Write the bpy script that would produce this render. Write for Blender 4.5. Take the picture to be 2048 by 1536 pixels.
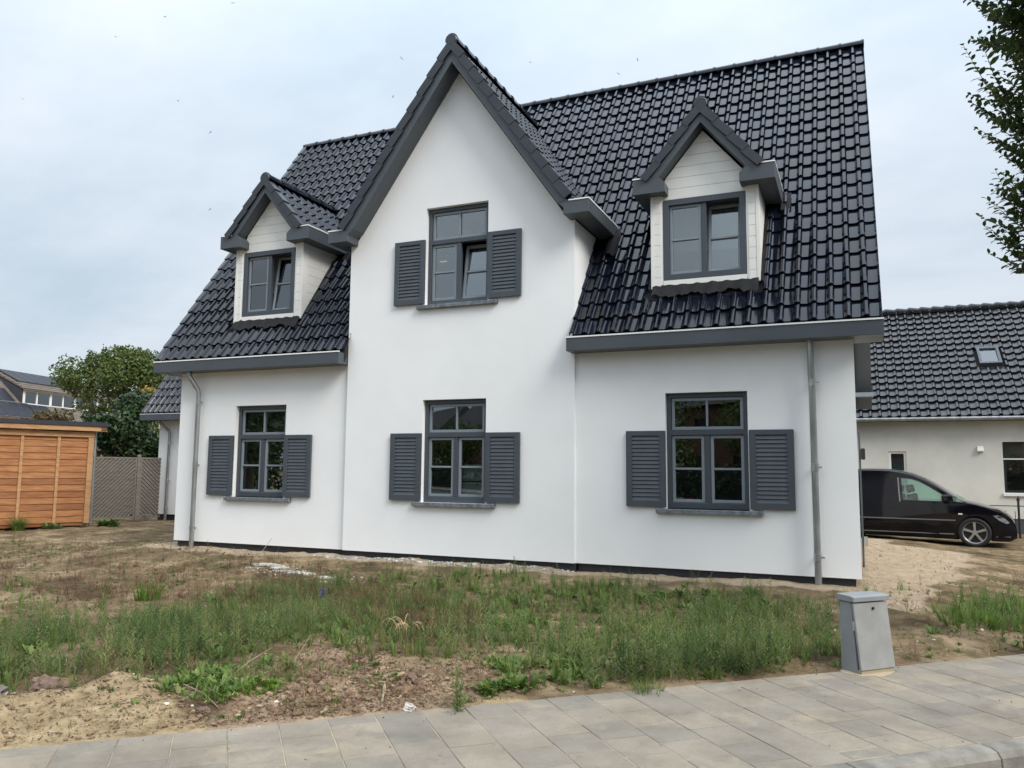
import bpy, bmesh, math, random
import numpy as np
from mathutils import Vector, Matrix
from mathutils.geometry import tessellate_polygon
for _o in list(bpy.data.objects):
    bpy.data.objects.remove(_o)
scene = bpy.context.scene
COL = scene.collection
R = math.radians
rng = random.Random(11)
nrg = np.random.default_rng(5)

# ---------------------------------------------------------------- camera
CAMP = Vector((11.300, -10.909, 1.311))
YAW, PITCH, ROLL, FPX = 0.4085, 0.1066, 0.0088, 1594.12
cy, sy, cp, sp_ = math.cos(YAW), math.sin(YAW), math.cos(PITCH), math.sin(PITCH)
cf = Vector((-sy*cp, cy*cp, sp_)); cr0 = Vector((cy, sy, 0)); cu0 = cr0.cross(cf)
cr = cr0*math.cos(ROLL) + cu0*math.sin(ROLL); cu = -cr0*math.sin(ROLL) + cu0*math.cos(ROLL)
cam = bpy.data.cameras.new('camera'); camo = bpy.data.objects.new('camera', cam); COL.objects.link(camo)
camo.matrix_world = Matrix(((cr.x, cu.x, -cf.x, CAMP.x), (cr.y, cu.y, -cf.y, CAMP.y), (cr.z, cu.z, -cf.z, CAMP.z), (0, 0, 0, 1)))
cam.sensor_width = 36; cam.lens = FPX/2048*36; cam.clip_start = 0.05; cam.clip_end = 3000
scene.camera = camo

# ---------------------------------------------------------------- light
SUN_AZ, SUN_EL = R(66), R(42)        # azimuth from the facade normal towards +X
sd = Vector((math.sin(SUN_AZ)*math.cos(SUN_EL), -math.cos(SUN_AZ)*math.cos(SUN_EL), math.sin(SUN_EL)))
sun = bpy.data.lights.new('sun', 'SUN'); sun.energy = 1.5; sun.angle = R(26); sun.color = (1.0, 0.95, 0.89)
suno = bpy.data.objects.new('sun', sun); COL.objects.link(suno)
suno.rotation_euler = (-sd).to_track_quat('-Z', 'Y').to_euler()
world = bpy.data.worlds.new('World'); scene.world = world; world.use_nodes = True
wn, wl = world.node_tree.nodes, world.node_tree.links
wn.clear()
def N(tree, typ, **kw):
    n = tree.nodes.new(typ)
    for k, v in kw.items(): setattr(n, k, v)
    return n
WT = world.node_tree
wout = N(WT, 'ShaderNodeOutputWorld'); wbg = N(WT, 'ShaderNodeBackground'); wbg2 = N(WT, 'ShaderNodeBackground'); wmix = N(WT, 'ShaderNodeMixShader')
sky = N(WT, 'ShaderNodeTexSky', sky_type='NISHITA', sun_disc=False, sun_elevation=SUN_EL, sun_rotation=math.pi - SUN_AZ, air_density=1.0, dust_density=3.0)
wl.new(sky.outputs[0], wbg.inputs[0]); wbg.inputs[1].default_value = 0.06
tc = N(WT, 'ShaderNodeTexCoord'); sep = N(WT, 'ShaderNodeSeparateXYZ'); wl.new(tc.outputs['Generated'], sep.inputs[0])
def M(tree, op, a, b=None, c=None):
    n = N(tree, 'ShaderNodeMath', operation=op)
    for i, v in enumerate((a, b, c)):
        if v is None: continue
        if isinstance(v, (int, float)): n.inputs[i].default_value = v
        else: tree.links.new(v, n.inputs[i])
    return n.outputs[0]
zc = M(WT, 'MAXIMUM', sep.outputs[2], 0.0); den = M(WT, 'ADD', zc, 0.28)
comb = N(WT, 'ShaderNodeCombineXYZ'); wl.new(M(WT, 'DIVIDE', sep.outputs[0], den), comb.inputs[0]); wl.new(M(WT, 'DIVIDE', sep.outputs[1], den), comb.inputs[1])
mp = N(WT, 'ShaderNodeMapping'); wl.new(comb.outputs[0], mp.inputs[0]); mp.inputs['Rotation'].default_value = (0, 0, R(35)); mp.inputs['Scale'].default_value = (0.8, 1.25, 1); mp.inputs['Location'].default_value = (0.35, 0.2, 0)
nz = N(WT, 'ShaderNodeTexNoise'); nz.inputs['Scale'].default_value = 1.5; nz.inputs['Detail'].default_value = 9; nz.inputs['Roughness'].default_value = 0.56; wl.new(mp.outputs[0], nz.inputs[0])
ramp = N(WT, 'ShaderNodeValToRGB'); wl.new(nz.outputs[0], ramp.inputs[0])
ramp.color_ramp.elements[0].position = 0.36; ramp.color_ramp.elements[0].color = (0.325, 0.385, 0.44, 1)
ramp.color_ramp.elements[1].position = 0.62; ramp.color_ramp.elements[1].color = (0.435, 0.475, 0.52, 1)
wl.new(ramp.outputs[0], wbg2.inputs[0])
wl.new(M(WT, 'ADD', M(WT, 'MULTIPLY', M(WT, 'POWER', zc, 2.6), 2.3), 0.90), wbg2.inputs[1])   # an overcast sky is brighter overhead
wmix.inputs[0].default_value = 0.86
wl.new(wbg.outputs[0], wmix.inputs[1]); wl.new(wbg2.outputs[0], wmix.inputs[2]); wl.new(wmix.outputs[0], wout.inputs[0])
vs = scene.view_settings; vs.view_transform = 'Standard'; vs.look = 'None'; vs.gamma = 1; vs.use_curve_mapping = False; vs.exposure = 0.99

# ---------------------------------------------------------------- helpers
WM = {}
def setp(o, label=None, cat=None, group=None, kind=None):
    if label: o['label'] = label
    if cat: o['category'] = cat
    if group: o['group'] = group
    if kind: o['kind'] = kind
    return o
def link(o, mw, parent=None):
    COL.objects.link(o)
    if parent is not None:
        o.parent = parent; o.matrix_parent_inverse = WM[parent.name].inverted()
    o.matrix_basis = mw; WM[o.name] = mw.copy()
    return o
def empty(name, loc, label=None, cat=None, group=None, parent=None):
    o = bpy.data.objects.new(name, None); o.empty_display_size = 0.2
    link(o, Matrix.Translation(loc), parent)
    return setp(o, label, cat, group)
class MB:
    def __init__(s): s.v = []; s.f = []; s.sm = []
    def add(s, vs, fs, smooth=False):
        b = len(s.v); s.v += [tuple(v) for v in vs]
        for f in fs: s.f.append(tuple(i+b for i in f)); s.sm.append(smooth)
        return s
    def box(s, x0, x1, y0, y1, z0, z1):
        x0, x1 = min(x0, x1), max(x0, x1); y0, y1 = min(y0, y1), max(y0, y1); z0, z1 = min(z0, z1), max(z0, z1)
        return s.add([(x0,y0,z0),(x1,y0,z0),(x1,y1,z0),(x0,y1,z0),(x0,y0,z1),(x1,y0,z1),(x1,y1,z1),(x0,y1,z1)],
              [(3,2,1,0),(4,5,6,7),(0,1,5,4),(1,2,6,5),(2,3,7,6),(3,0,4,7)])
    def obox(s, c, ax, ay, az, h):      # oriented box: centre, three axes, half sizes
        c = Vector(c); P = []
        for k in (-1, 1):
            for (i, j) in ((-1,-1),(1,-1),(1,1),(-1,1)):
                P.append(c + Vector(ax)*i*h[0] + Vector(ay)*j*h[1] + Vector(az)*k*h[2])
        return s.add(P, [(3,2,1,0),(4,5,6,7),(0,1,5,4),(1,2,6,5),(2,3,7,6),(3,0,4,7)])
    def prism(s, outer, holes, d0, d1, fn):  # polygon (a,b) with holes, extruded along depth d0..d1; fn(a,b,d)->xyz
        loops = [list(outer)] + [list(h) for h in holes]
        tri = tessellate_polygon([[Vector((a, b, 0)) for a, b in lp] for lp in loops])
        flat = [p for lp in loops for p in lp]; n = len(flat)
        P = [fn(a, b, d0) for a, b in flat] + [fn(a, b, d1) for a, b in flat]
        F = []
        for t in tri:
            a, b, c = (Vector(P[i]) for i in t)
            nn = (b-a).cross(c-a); want = Vector(P[t[0]]) - Vector(P[t[0]+n])
            if nn.dot(want) < 0: t = (t[0], t[2], t[1])
            F.append(tuple(t)); F.append((t[0]+n, t[2]+n, t[1]+n))
        k = 0
        for lp in loops:
            m = len(lp)
            for i in range(m): F.append((k+i, k+(i+1) % m, k+(i+1) % m+n, k+i+n))
            k += m
        return s.add(P, F)
    def tube(s, pts, rad, seg=8, caps=True, smooth=True):
        pts = [Vector(p) for p in pts]; n = len(pts)
        rads = rad if isinstance(rad, (list, tuple)) else [rad]*n
        b = []; up = Vector((0.13, 0.21, 0.97)).normalized()
        for i, p in enumerate(pts):
            t = (pts[min(i+1, n-1)] - pts[max(i-1, 0)]).normalized()
            a = t.cross(up)
            if a.length < 1e-3: a = t.cross(Vector((1, 0, 0)))
            a.normalize(); c = t.cross(a)
            for k in range(seg):
                w = 2*math.pi*k/seg; b.append(p + (a*math.cos(w) + c*math.sin(w))*rads[i])
        F = [(i*seg+k, i*seg+(k+1) % seg, (i+1)*seg+(k+1) % seg, (i+1)*seg+k) for i in range(n-1) for k in range(seg)]
        s.add(b, F, smooth)
        if caps: s.add(b, [tuple(range(seg))[::-1], tuple((n-1)*seg+k for k in range(seg))])
        return s
    def mesh(s, name, m=None, center=True):
        c = Vector((0, 0, 0))
        if center and s.v:
            A = np.array(s.v, float); c = Vector((A.min(0)+A.max(0))/2); s.v = [tuple(Vector(v)-c) for v in s.v]
        me = bpy.data.meshes.new(name); me.from_pydata(s.v, [], s.f); me.update()
        me.polygons.foreach_set('use_smooth', s.sm)
        if m is not None: me.materials.append(m)
        bm = bmesh.new(); bm.from_mesh(me); bmesh.ops.recalc_face_normals(bm, faces=bm.faces); bm.to_mesh(me); bm.free()
        return me, c
    def build(s, name, m, parent=None, label=None, cat=None, group=None, kind=None, bev=0, world=None):
        me, c = s.mesh(name, m)
        o = bpy.data.objects.new(name, me)
        link(o, (world or Matrix.Identity(4)) @ Matrix.Translation(c), parent)
        if bev:
            b = o.modifiers.new('bevel', 'BEVEL'); b.width = bev; b.segments = 1; b.limit_method = 'ANGLE'; b.angle_limit = R(40)
        return setp(o, label, cat, group, kind)
def inst(name, me, mw, parent=None, **kw):
    o = bpy.data.objects.new(name, me); link(o, mw, parent); return setp(o, **kw)
def npmesh(name, V, F3=None, F4=None, m=None, parent=None, attr=None, smooth=False, **kw):
    """big mesh from numpy arrays; attr: dict name -> per vertex floats / colours"""
    me = bpy.data.meshes.new(name); V = np.asarray(V, np.float32)
    L = []; S = []; n = 0
    if F4 is not None and len(F4): L.append(np.asarray(F4).ravel()); S.append(np.full(len(F4), 4)); 
    if F3 is not None and len(F3): L.append(np.asarray(F3).ravel()); S.append(np.full(len(F3), 3))
    L = np.concatenate(L).astype(np.int32); S = np.concatenate(S)
    me.vertices.add(len(V)); me.vertices.foreach_set('co', V.ravel())
    me.loops.add(len(L)); me.loops.foreach_set('vertex_index', L)
    me.polygons.add(len(S)); st = np.concatenate([[0], np.cumsum(S)[:-1]]).astype(np.int32)
    me.polygons.foreach_set('loop_start', st)
    me.polygons.foreach_set('use_smooth', np.full(len(S), smooth))
    me.update(calc_edges=True)
    for k, a in (attr or {}).items():
        a = np.asarray(a, np.float32)
        if a.ndim == 1:
            at = me.attributes.new(k, 'FLOAT', 'POINT'); at.data.foreach_set('value', a)
        else:
            at = me.attributes.new(k, 'FLOAT_COLOR', 'POINT'); at.data.foreach_set('color', np.c_[a, np.ones(len(a), np.float32)].ravel().astype(np.float32))
    if m: me.materials.append(m)
    o = bpy.data.objects.new(name, me); link(o, Matrix.Identity(4), parent)
    return setp(o, **kw)

# ---------------------------------------------------------------- materials
def mat(name, col, rough=0.6, metal=0.0, var=0.0, vscale=3.0, bump=0.0, bscale=60.0, col2=None, spec=0.5, detail=4.0, stretch=None, ior=1.5, coat=0.0):
    m = bpy.data.materials.new(name); m.use_nodes = True; t = m.node_tree; b = t.nodes['Principled BSDF']
    b.inputs['Base Color'].default_value = (*col, 1); b.inputs['Roughness'].default_value = rough; b.inputs['Metallic'].default_value = metal
    b.inputs['Specular IOR Level'].default_value = spec; b.inputs['IOR'].default_value = ior; b.inputs['Coat Weight'].default_value = coat
    vec = None
    if var or bump:
        tc = N(t, 'ShaderNodeTexCoord'); vec = tc.outputs['Object']
        g = N(t, 'ShaderNodeNewGeometry'); vec = g.outputs['Position']
        if stretch:
            mpn = N(t, 'ShaderNodeMapping'); t.links.new(vec, mpn.inputs[0]); mpn.inputs['Scale'].default_value = stretch; vec = mpn.outputs[0]
    if var:
        nz = N(t, 'ShaderNodeTexNoise'); nz.inputs['Scale'].default_value = vscale; nz.inputs['Detail'].default_value = detail; nz.inputs['Roughness'].default_value = 0.6; t.links.new(vec, nz.inputs[0])
        rp = N(t, 'ShaderNodeValToRGB'); t.links.new(nz.outputs[0], rp.inputs[0])
        c2 = col2 if col2 else tuple(c*(1-var) for c in col); c1 = col if col2 else tuple(min(1, c*(1+var*0.5)) for c in col)
        rp.color_ramp.elements[0].position = 0.35; rp.color_ramp.elements[0].color = (*c2, 1)
        rp.color_ramp.elements[1].position = 0.65; rp.color_ramp.elements[1].color = (*c1, 1)
        t.links.new(rp.outputs[0], b.inputs['Base Color'])
    if bump:
        n2 = N(t, 'ShaderNodeTexNoise'); n2.inputs['Scale'].default_value = bscale; n2.inputs['Detail'].default_value = 5; t.links.new(vec, n2.inputs[0])
        bp = N(t, 'ShaderNodeBump'); bp.inputs['Strength'].default_value = bump; bp.inputs['Distance'].default_value = 0.01; t.links.new(n2.outputs[0], bp.inputs['Height']); t.links.new(bp.outputs[0], b.inputs['Normal'])
    return m
def attrmat(name, attr, stops, rough=0.7, trans=0.0, objrand=0.0):
    """colour from a per plant random attribute"""
    m = bpy.data.materials.new(name); m.use_nodes = True; t = m.node_tree; b = t.nodes['Principled BSDF']
    a = N(t, 'ShaderNodeAttribute', attribute_name=attr)
    rp = N(t, 'ShaderNodeValToRGB'); t.links.new(a.outputs['Fac'], rp.inputs[0])
    e = rp.color_ramp.elements
    while len(e) < len(stops): e.new(0.5)
    for k, (p, c) in enumerate(stops): e[k].position = p; e[k].color = (*c, 1)
    t.links.new(rp.outputs[0], b.inputs['Base Color']); b.inputs['Roughness'].default_value = rough; b.inputs['Specular IOR Level'].default_value = 0.3
    if trans:
        tr = N(t, 'ShaderNodeBsdfTranslucent'); t.links.new(rp.outputs[0], tr.inputs[0]); mx = N(t, 'ShaderNodeMixShader'); mx.inputs[0].default_value = trans
        t.links.new(b.outputs[0], mx.inputs[1]); t.links.new(tr.outputs[0], mx.inputs[2]); t.links.new(mx.outputs[0], t.nodes['Material Output'].inputs[0])
    return m
def glassmat(name, tint, refl, rough=0.0):
    m = bpy.data.materials.new(name); m.use_nodes = True; t = m.node_tree; t.nodes.remove(t.nodes['Principled BSDF'])
    tr = N(t, 'ShaderNodeBsdfTransparent'); tr.inputs[0].default_value = (*tint, 1)
    gl = N(t, 'ShaderNodeBsdfGlossy'); gl.inputs['Roughness'].default_value = rough; gl.inputs[0].default_value = (0.93, 0.97, 1, 1)
    fr = N(t, 'ShaderNodeFresnel'); fr.inputs[0].default_value = 1.5
    mx = N(t, 'ShaderNodeMixShader'); t.links.new(M(t, 'ADD', fr.outputs[0], refl), mx.inputs[0]); t.links.new(tr.outputs[0], mx.inputs[1]); t.links.new(gl.outputs[0], mx.inputs[2])
    t.links.new(mx.outputs[0], t.nodes['Material Output'].inputs[0])
    return m
m_plaster = mat('white_plaster', (0.86, 0.87, 0.868), 0.92, var=0.03, vscale=0.9, bump=0.12, bscale=140, spec=0.2)
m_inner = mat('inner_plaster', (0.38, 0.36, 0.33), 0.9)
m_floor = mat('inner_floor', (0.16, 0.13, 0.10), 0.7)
m_clad = mat('cream_cladding', (0.80, 0.79, 0.745), 0.6, var=0.04, vscale=2.5)
m_trim = mat('anthracite_board', (0.066, 0.078, 0.090), 0.42, var=0.12, vscale=1.5)
m_frame = mat('dark_window_frame', (0.055, 0.066, 0.080), 0.4)
m_sash = mat('grey_window_sash', (0.215, 0.25, 0.275), 0.4)
m_shut = mat('shutter_paint', (0.058, 0.070, 0.084), 0.5, var=0.1, vscale=6)
m_sill = mat('bluestone', (0.16, 0.18, 0.20), 0.6, var=0.45, vscale=14)
m_tile = mat('black_glazed_clay', (0.0066, 0.0086, 0.0165), 0.11, var=0.5, vscale=1.3, bump=0.07, bscale=7, spec=0.42, ior=1.5)
m_cap = mat('dark_verge_clay', (0.028, 0.033, 0.041), 0.35, var=0.2, vscale=4)
m_under = mat('roof_underlay', (0.018, 0.018, 0.02), 0.9)
m_zinc = mat('zinc', (0.36, 0.38, 0.38), 0.42, metal=0.75, var=0.25, vscale=9, stretch=(1, 1, 0.25))
m_edge = mat('bright_gutter_edge', (0.86, 0.86, 0.84), 0.5)
m_plinth = mat('black_bitumen_plinth', (0.030, 0.034, 0.040), 0.7, var=1, vscale=5, col2=(0.022, 0.025, 0.03), bump=0.3, bscale=40, stretch=(1, 1, 3))
m_lead = mat('lead_flashing', (0.016, 0.016, 0.018), 0.65, spec=.2, var=1, vscale=8, col2=(0.010, 0.010, 0.011), bump=0.5, bscale=10)
m_glass = glassmat('window_glass', (0.80, 0.84, 0.83), 0.11)
m_carglass = glassmat('car_glass', (0.76, 0.88, 0.83), 0.02)
m_white = mat('white_paint', (0.78, 0.77, 0.73), 0.5)
m_paper = mat('pale_sticker', (0.5, 0.48, 0.40), 0.7)
m_pink = mat('pink_card', (0.55, 0.02, 0.14), 0.5)
m_plastic = mat('clear_plastic_box', (0.42, 0.46, 0.47), 0.3)
m_black = mat('black_rubber', (0.014, 0.014, 0.015), 0.6)
m_steel = mat('bare_steel', (0.5, 0.5, 0.5), 0.35, metal=0.9)
# ---------------------------------------------------------------- the white house
CX, HW = 5.625, 1.961                       # centre of the gable section, half width
XL, XR, YC = CX-HW, CX+HW, -0.059
W = 11.3
TA = math.atan2(5.562, 3.948); sA, cA = math.sin(TA), math.cos(TA); tA = sA/cA
Y0R, Z0R = -0.206, 3.215                    # lower edge of the main tile plane
YR, ZR = 3.742, 3.215 + (3.742+0.206)*tA    # main ridge
def zmain(y): return Z0R + (y-Y0R)*tA
GT = 1.417; GA = math.atan(GT); AZ = 7.99   # gable roof: slope and tile plane height at its ridge
def zgab(x): return AZ - GT*abs(x-CX)
house = empty('white_house', (CX, 0.2, -0.09), 'large white plastered house with glossy black tile roof, pointed centre gable and two dormers', 'house')
fx = lambda a, b, d: (a, d, b)               # facade polygons (x,z) extruded along y
Z1, Z2 = 0.795, 2.376                        # ground floor window opening
WINS = [(1.299, 2.394, 0.0), (5.088, 6.180, YC), (8.886, 9.981, 0.0)]
UW = (5.088, 6.180, 3.873, 5.458)
rect = lambda x0, x1, z0, z1: [(x0, z0), (x1, z0), (x1, z1), (x0, z1)]
TH = 0.24
mb = MB().prism(rect(0, XL, 0, 3.10), [rect(WINS[0][0], WINS[0][1], Z1, Z2)], 0, TH, fx)
wall_l = mb.build('wing_wall', m_plaster, house)
mb = MB().prism(rect(XR, W, 0, 3.10), [rect(WINS[2][0], WINS[2][1], Z1, Z2)], 0, TH, fx)
mb.build('wing_wall', m_plaster, house)
za = 7.668 - 0.02
mb = MB().prism([(XL, 0), (XR, 0), (XR, 4.985), (CX+(za-4.985)/GT, 4.985), (CX, za), (CX-(za-4.985)/GT, 4.985), (XL, 4.985)],
                [rect(WINS[1][0], WINS[1][1], Z1, Z2), rect(*UW)], YC, YC+TH, fx)
mb.build('gable_wall', m_plaster, house)
for x0, x1 in ((XL, XL+0.22), (XR-0.22, XR)): MB().box(x0, x1, YC+TH, 1.6, 3.0, 4.985).build('gable_side_wall', m_plaster, house)
gy = lambda a, b, d: (d, a, b)
BY = 7.7
gpoly = [(TH, 0), (BY-TH, 0), (BY-TH, 3.05), (YR, ZR-0.25), (TH, 3.05)]
mb = MB().prism(gpoly, [], 0, 0.25, gy).prism(gpoly, [], W-0.25, W, gy); mb.build('end_wall', m_plaster, house)
MB().box(0, W, BY-TH, BY, 0, 3.1).build('back_wall', m_plaster, house)
mb = MB().box(0.05, XL+0.02, 0.05, 0.3, -0.6, 0).box(XL-0.0, XR-0.0, -0.01, 0.3, -0.6, -0.003).box(XR+0.02, W-0.07, 0.05, 0.3, -0.6, -0.002).box(0.05, 0.3, 0.302, BY-.1, -0.6, -0.001).box(W-0.3, W-0.07, 0.302, BY-.1, -0.6, -0.001)
mb.build('plinth', m_plinth, house)
mb = MB().box(0.25, W-0.25, TH+.004, BY-TH, -0.05, -0.004).box(0.25, W-0.25, TH+.004, BY-TH, 2.72, 2.85); mb.build('floor_slab', m_floor, house)
mb = MB().box(0.25, W-0.25, 3.9, 4.0, 0, 2.72).box(3.75, 3.85, TH, 3.9, 0, 2.72).box(7.45, 7.55, TH, 3.9, 0, 2.72).box(3.0, 8.4, 3.0, 3.1, 2.85, 5.6)
mb.build('inner_wall', m_inner, house)

# ---- windows
def window(x0, x1, z0, z1, yw, tr=None, open_right=False, name='window', rec=0.075, setback=None):
    """dark outer frame with paler sashes, glazing bars and panes; tr = height of the transom"""
    y0 = yw + rec; fw = 0.062
    w = MB()
    w.prism(rect(x0+.002, x1-.002, z0+.002, z1-.002), [rect(x0+fw, x1-fw, z0+fw+.02, (z1 if tr is None else tr)-(fw if tr is None else 0.035))] +
            ([] if tr is None else [rect(x0+fw, x1-fw, tr+0.035, z1-fw)]), y0, y0+0.09, fx)
    zt = (z1-fw) if tr is None else tr-0.035; zb = z0+fw+.02; xc = (x0+x1)/2
    w.box(xc-0.038, xc+0.038, y0+0.012, y0+0.08, zb, zt)
    fr = w.build(name, m_frame, house, bev=0.004)
    def sash(a, b, c, d, vbar, hbar, tilt=False, rebate=0.0):
        y1, sw = y0+0.03, 0.045
        g = MB().prism(rect(a+.003, b-.003, c+.003, d-.003), [rect(a+sw, b-sw, c+sw, d-sw)], 0, 0.05, lambda p, q, r: (p, r, q))
        if vbar: g.box((a+b)/2-0.014, (a+b)/2+0.014, -0.006, 0.03, c+sw, d-sw)
        if hbar: g.box(a+sw, b-sw, -0.006, 0.03, (c+d)/2-0.014, (c+d)/2+0.014)
        mw = Matrix.Translation((0, y1, 0))
        if tilt: mw = Matrix.Translation((0, y1+0.03, 0)) @ Matrix.Translation((0, 0, c)) @ Matrix.Rotation(R(-8.5), 4, 'X') @ Matrix.Translation((0, 0, -c))
        g.build('sash', m_sash, fr, bev=0.003, world=mw)
        xs = [a+sw, b-sw] if not vbar else [a+sw, (a+b)/2, b-sw]
        zs = [c+sw, d-sw] if not hbar else [c+sw, (c+d)/2, d-sw]
        for i in range(len(xs)-1):
            for j in range(len(zs)-1):
                MB().box(xs[i]+.001, xs[i+1]-.001, 0.022, 0.028, zs[j]+.001, zs[j+1]-.001).build('pane', m_glass, fr, world=mw)
    if tr is not None: sash(x0+fw, x1-fw, tr+0.035, z1-fw, True, False)
    sash(x0+fw, xc-0.038, zb, zt, False, True)
    sash(xc+0.038, x1-fw, zb, zt, False, True, tilt=open_right)
    return fr
def shutter(x0, x1, z0, z1, yw):
    y1, y0 = yw-0.012, yw-0.052; st = 0.085
    s = MB().prism(rect(x0, x1, z0, z1), [rect(x0+st, x1-st, z0+st, z1-st*0.8)], y0, y1, fx).box(x0+st, x1-st, y1-0.006, y1-0.001, z0+st, z1-st*.8).build('shutter', m_shut, house, bev=0.003)
    n = 16; H = (z1-st*0.8)-(z0+st); p = H/n
    sm = MB().obox((0, 0, 0), (1, 0, 0), (0, math.cos(1.27), math.sin(1.27)), (0, -math.sin(1.27), math.cos(1.27)), ((x1-x0)/2-st+.004, p*0.55, 0.004)).mesh('slat', m_shut)[0]
    for k in range(n):
        inst('slat', sm, Matrix.Translation(((x0+x1)/2, y0+0.019, z0+st+(k+.5)*p)), s)
def sill(x0, x1, z0, z1, yw):
    MB().box(x0, x1, yw-0.068, yw+0.12, z0, z1).build('window_sill', m_sill, house, bev=0.006)
for i, (a, b, yw) in enumerate(WINS):
    window(a, b, Z1+.004, Z2, yw, tr=1.832)
    c = (a+b)/2
    shutter(a-0.548, a+0.008-0.004, 0.820, 1.856, yw); shutter(b+0.014, b+0.572, 0.820, 1.856, yw)
    sill(a-0.135, b+0.175, 0.735, Z1, yw)
fr = window(UW[0], UW[1], UW[2]+.004, UW[3], YC, tr=4.905, open_right=True)
MB().box(5.275, 5.40, YC+0.124, YC+0.1265, 4.585, 4.607).build('sticker', m_paper, fr)
shutter(UW[0]-0.548, UW[0]+0.008-0.004, 3.9, 4.936, YC); shutter(UW[1]+0.014, UW[1]+0.572, 3.9, 4.936, YC)
sill(UW[0]-0.125, UW[1]+0.178, 3.812, 3.872, YC)

# ---- box gutters, fascias, soffits
GF = -0.304
def gutter(x0, x1, y0, y1, z0, z1, back, ends=()):
    g = MB().box(x0, x1, y0, y1, z0, z1).build('gutter_box', m_trim, house, bev=0.004)
    e = MB()
    if back: e.box(x0-0.004, x1+0.004, y0-0.010, y0+0.014, z1, z1+0.020)
    e.build('gutter_edge', m_edge, g)
    return g
g1 = gutter(-0.39, XL-0.012, GF, -0.002, 2.99, 3.178, True)
g2 = gutter(XR-0.045, 11.65, GF, -YC*0-0.062, 2.99, 3.178, True)
MB().box(XR+.001, 11.65, -0.0615, -0.002, 2.99, 3.170).build('soffit', m_trim, house)
MB().box(11.302, 11.648, 0.0, 0.35, 2.992, 3.17).build('soffit', m_trim, house)
MB().box(-0.388, -0.002, 0.0, 0.35, 2.992, 3.17).build('soffit', m_trim, house)
MB().box(-0.39, 11.65, BY+.001, BY+0.32, 2.99, 3.178).build('gutter_box', m_trim, house)
MB().box(-0.388, 11.648, BY-0.33, BY, 2.90, 2.988).build('soffit', m_sash, house)
for x in (-0.33, 3.35, 7.70, 11.45):   # roof edge boards behind the tiles
    pass

# ---- roof decks
def slab(name, xr, y0, y1, m, off=-0.03, th=0.13, back=False):
    s = MB()
    for (a, b, ya, yb) in xr:
        P = []
        for x in (a, b):
            for y in (ya, yb):
                z = zmain(y) if not back else ZR - (y-YR)*tA
                P += [(x, y, z+off), (x, y, z+off-th/cA)]
        s.add(P, [(0, 2, 6, 4), (1, 5, 7, 3), (0, 4, 5, 1), (2, 3, 7, 6), (0, 1, 3, 2), (4, 6, 7, 5)])
    return s.build(name, m, house)
roof = slab('roof', [(-0.37, XL-.002, Y0R+.05, 0.6), (XR+.002, 11.62, Y0R+.05, 0.6), (-0.37, XL+.2, .6, YR), (XR-.2, 11.62, .6, YR), (XL+.2, XR-.2, 1.75, YR)], 0, 0, m_under)
slab('back_roof', [(-0.37, 11.62, YR, BY+0.2)], 0, 0, m_trim, back=True)

# roof tile: roll on the left, trough, rising right edge
COVER, GAUGE = 0.2055, 0.310
def tile_mesh(name, gauge, cover, m, ex_=0.031):
    prof = [(0.0, .020), (.010, .038), (.026, .048), (.046, .048), (.060, .038), (.067, .016), (.078, .005), (.104, .0005), (.150, 0.0), (.176, .005), (.192, .016), (.213, .034)]
    prof = [(u*cover/0.2055, h) for u, h in prof]
    L = gauge+0.03; ex = ex_
    rows = [(0.0, ex), (0.12, ex*(1-.12/L)+.001), (gauge, ex*(1-gauge/L)), ]
    b = MB(); n = len(prof)
    V = [(u, v, h+t) for v, t in rows for u, h in prof]
    b.add(V, [(r*n+i, r*n+i+1, (r+1)*n+i+1, (r+1)*n+i) for r in range(len(rows)-1) for i in range(n-1)], True)
    fv = [(u, 0.0, h+ex) for u, h in prof] + [(u, 0.002, h+ex-0.026) for u, h in prof]
    b.add(fv, [(i, n+i, n+i+1, i+1) for i in range(n-1)])
    b.add([(prof[0][0], 0, prof[0][1]+ex), (prof[0][0], gauge, prof[0][1]), (prof[0][0], gauge, -0.01), (prof[0][0], 0, 0)], [(0, 1, 2, 3)])
    me = bpy.data.meshes.new(name); me.from_pydata(b.v, [], b.f); me.update(); me.polygons.foreach_set('use_smooth', b.sm); me.materials.append(m)
    return me
t_main = tile_mesh('roof_tile', GAUGE, COVER, m_tile)
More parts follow.
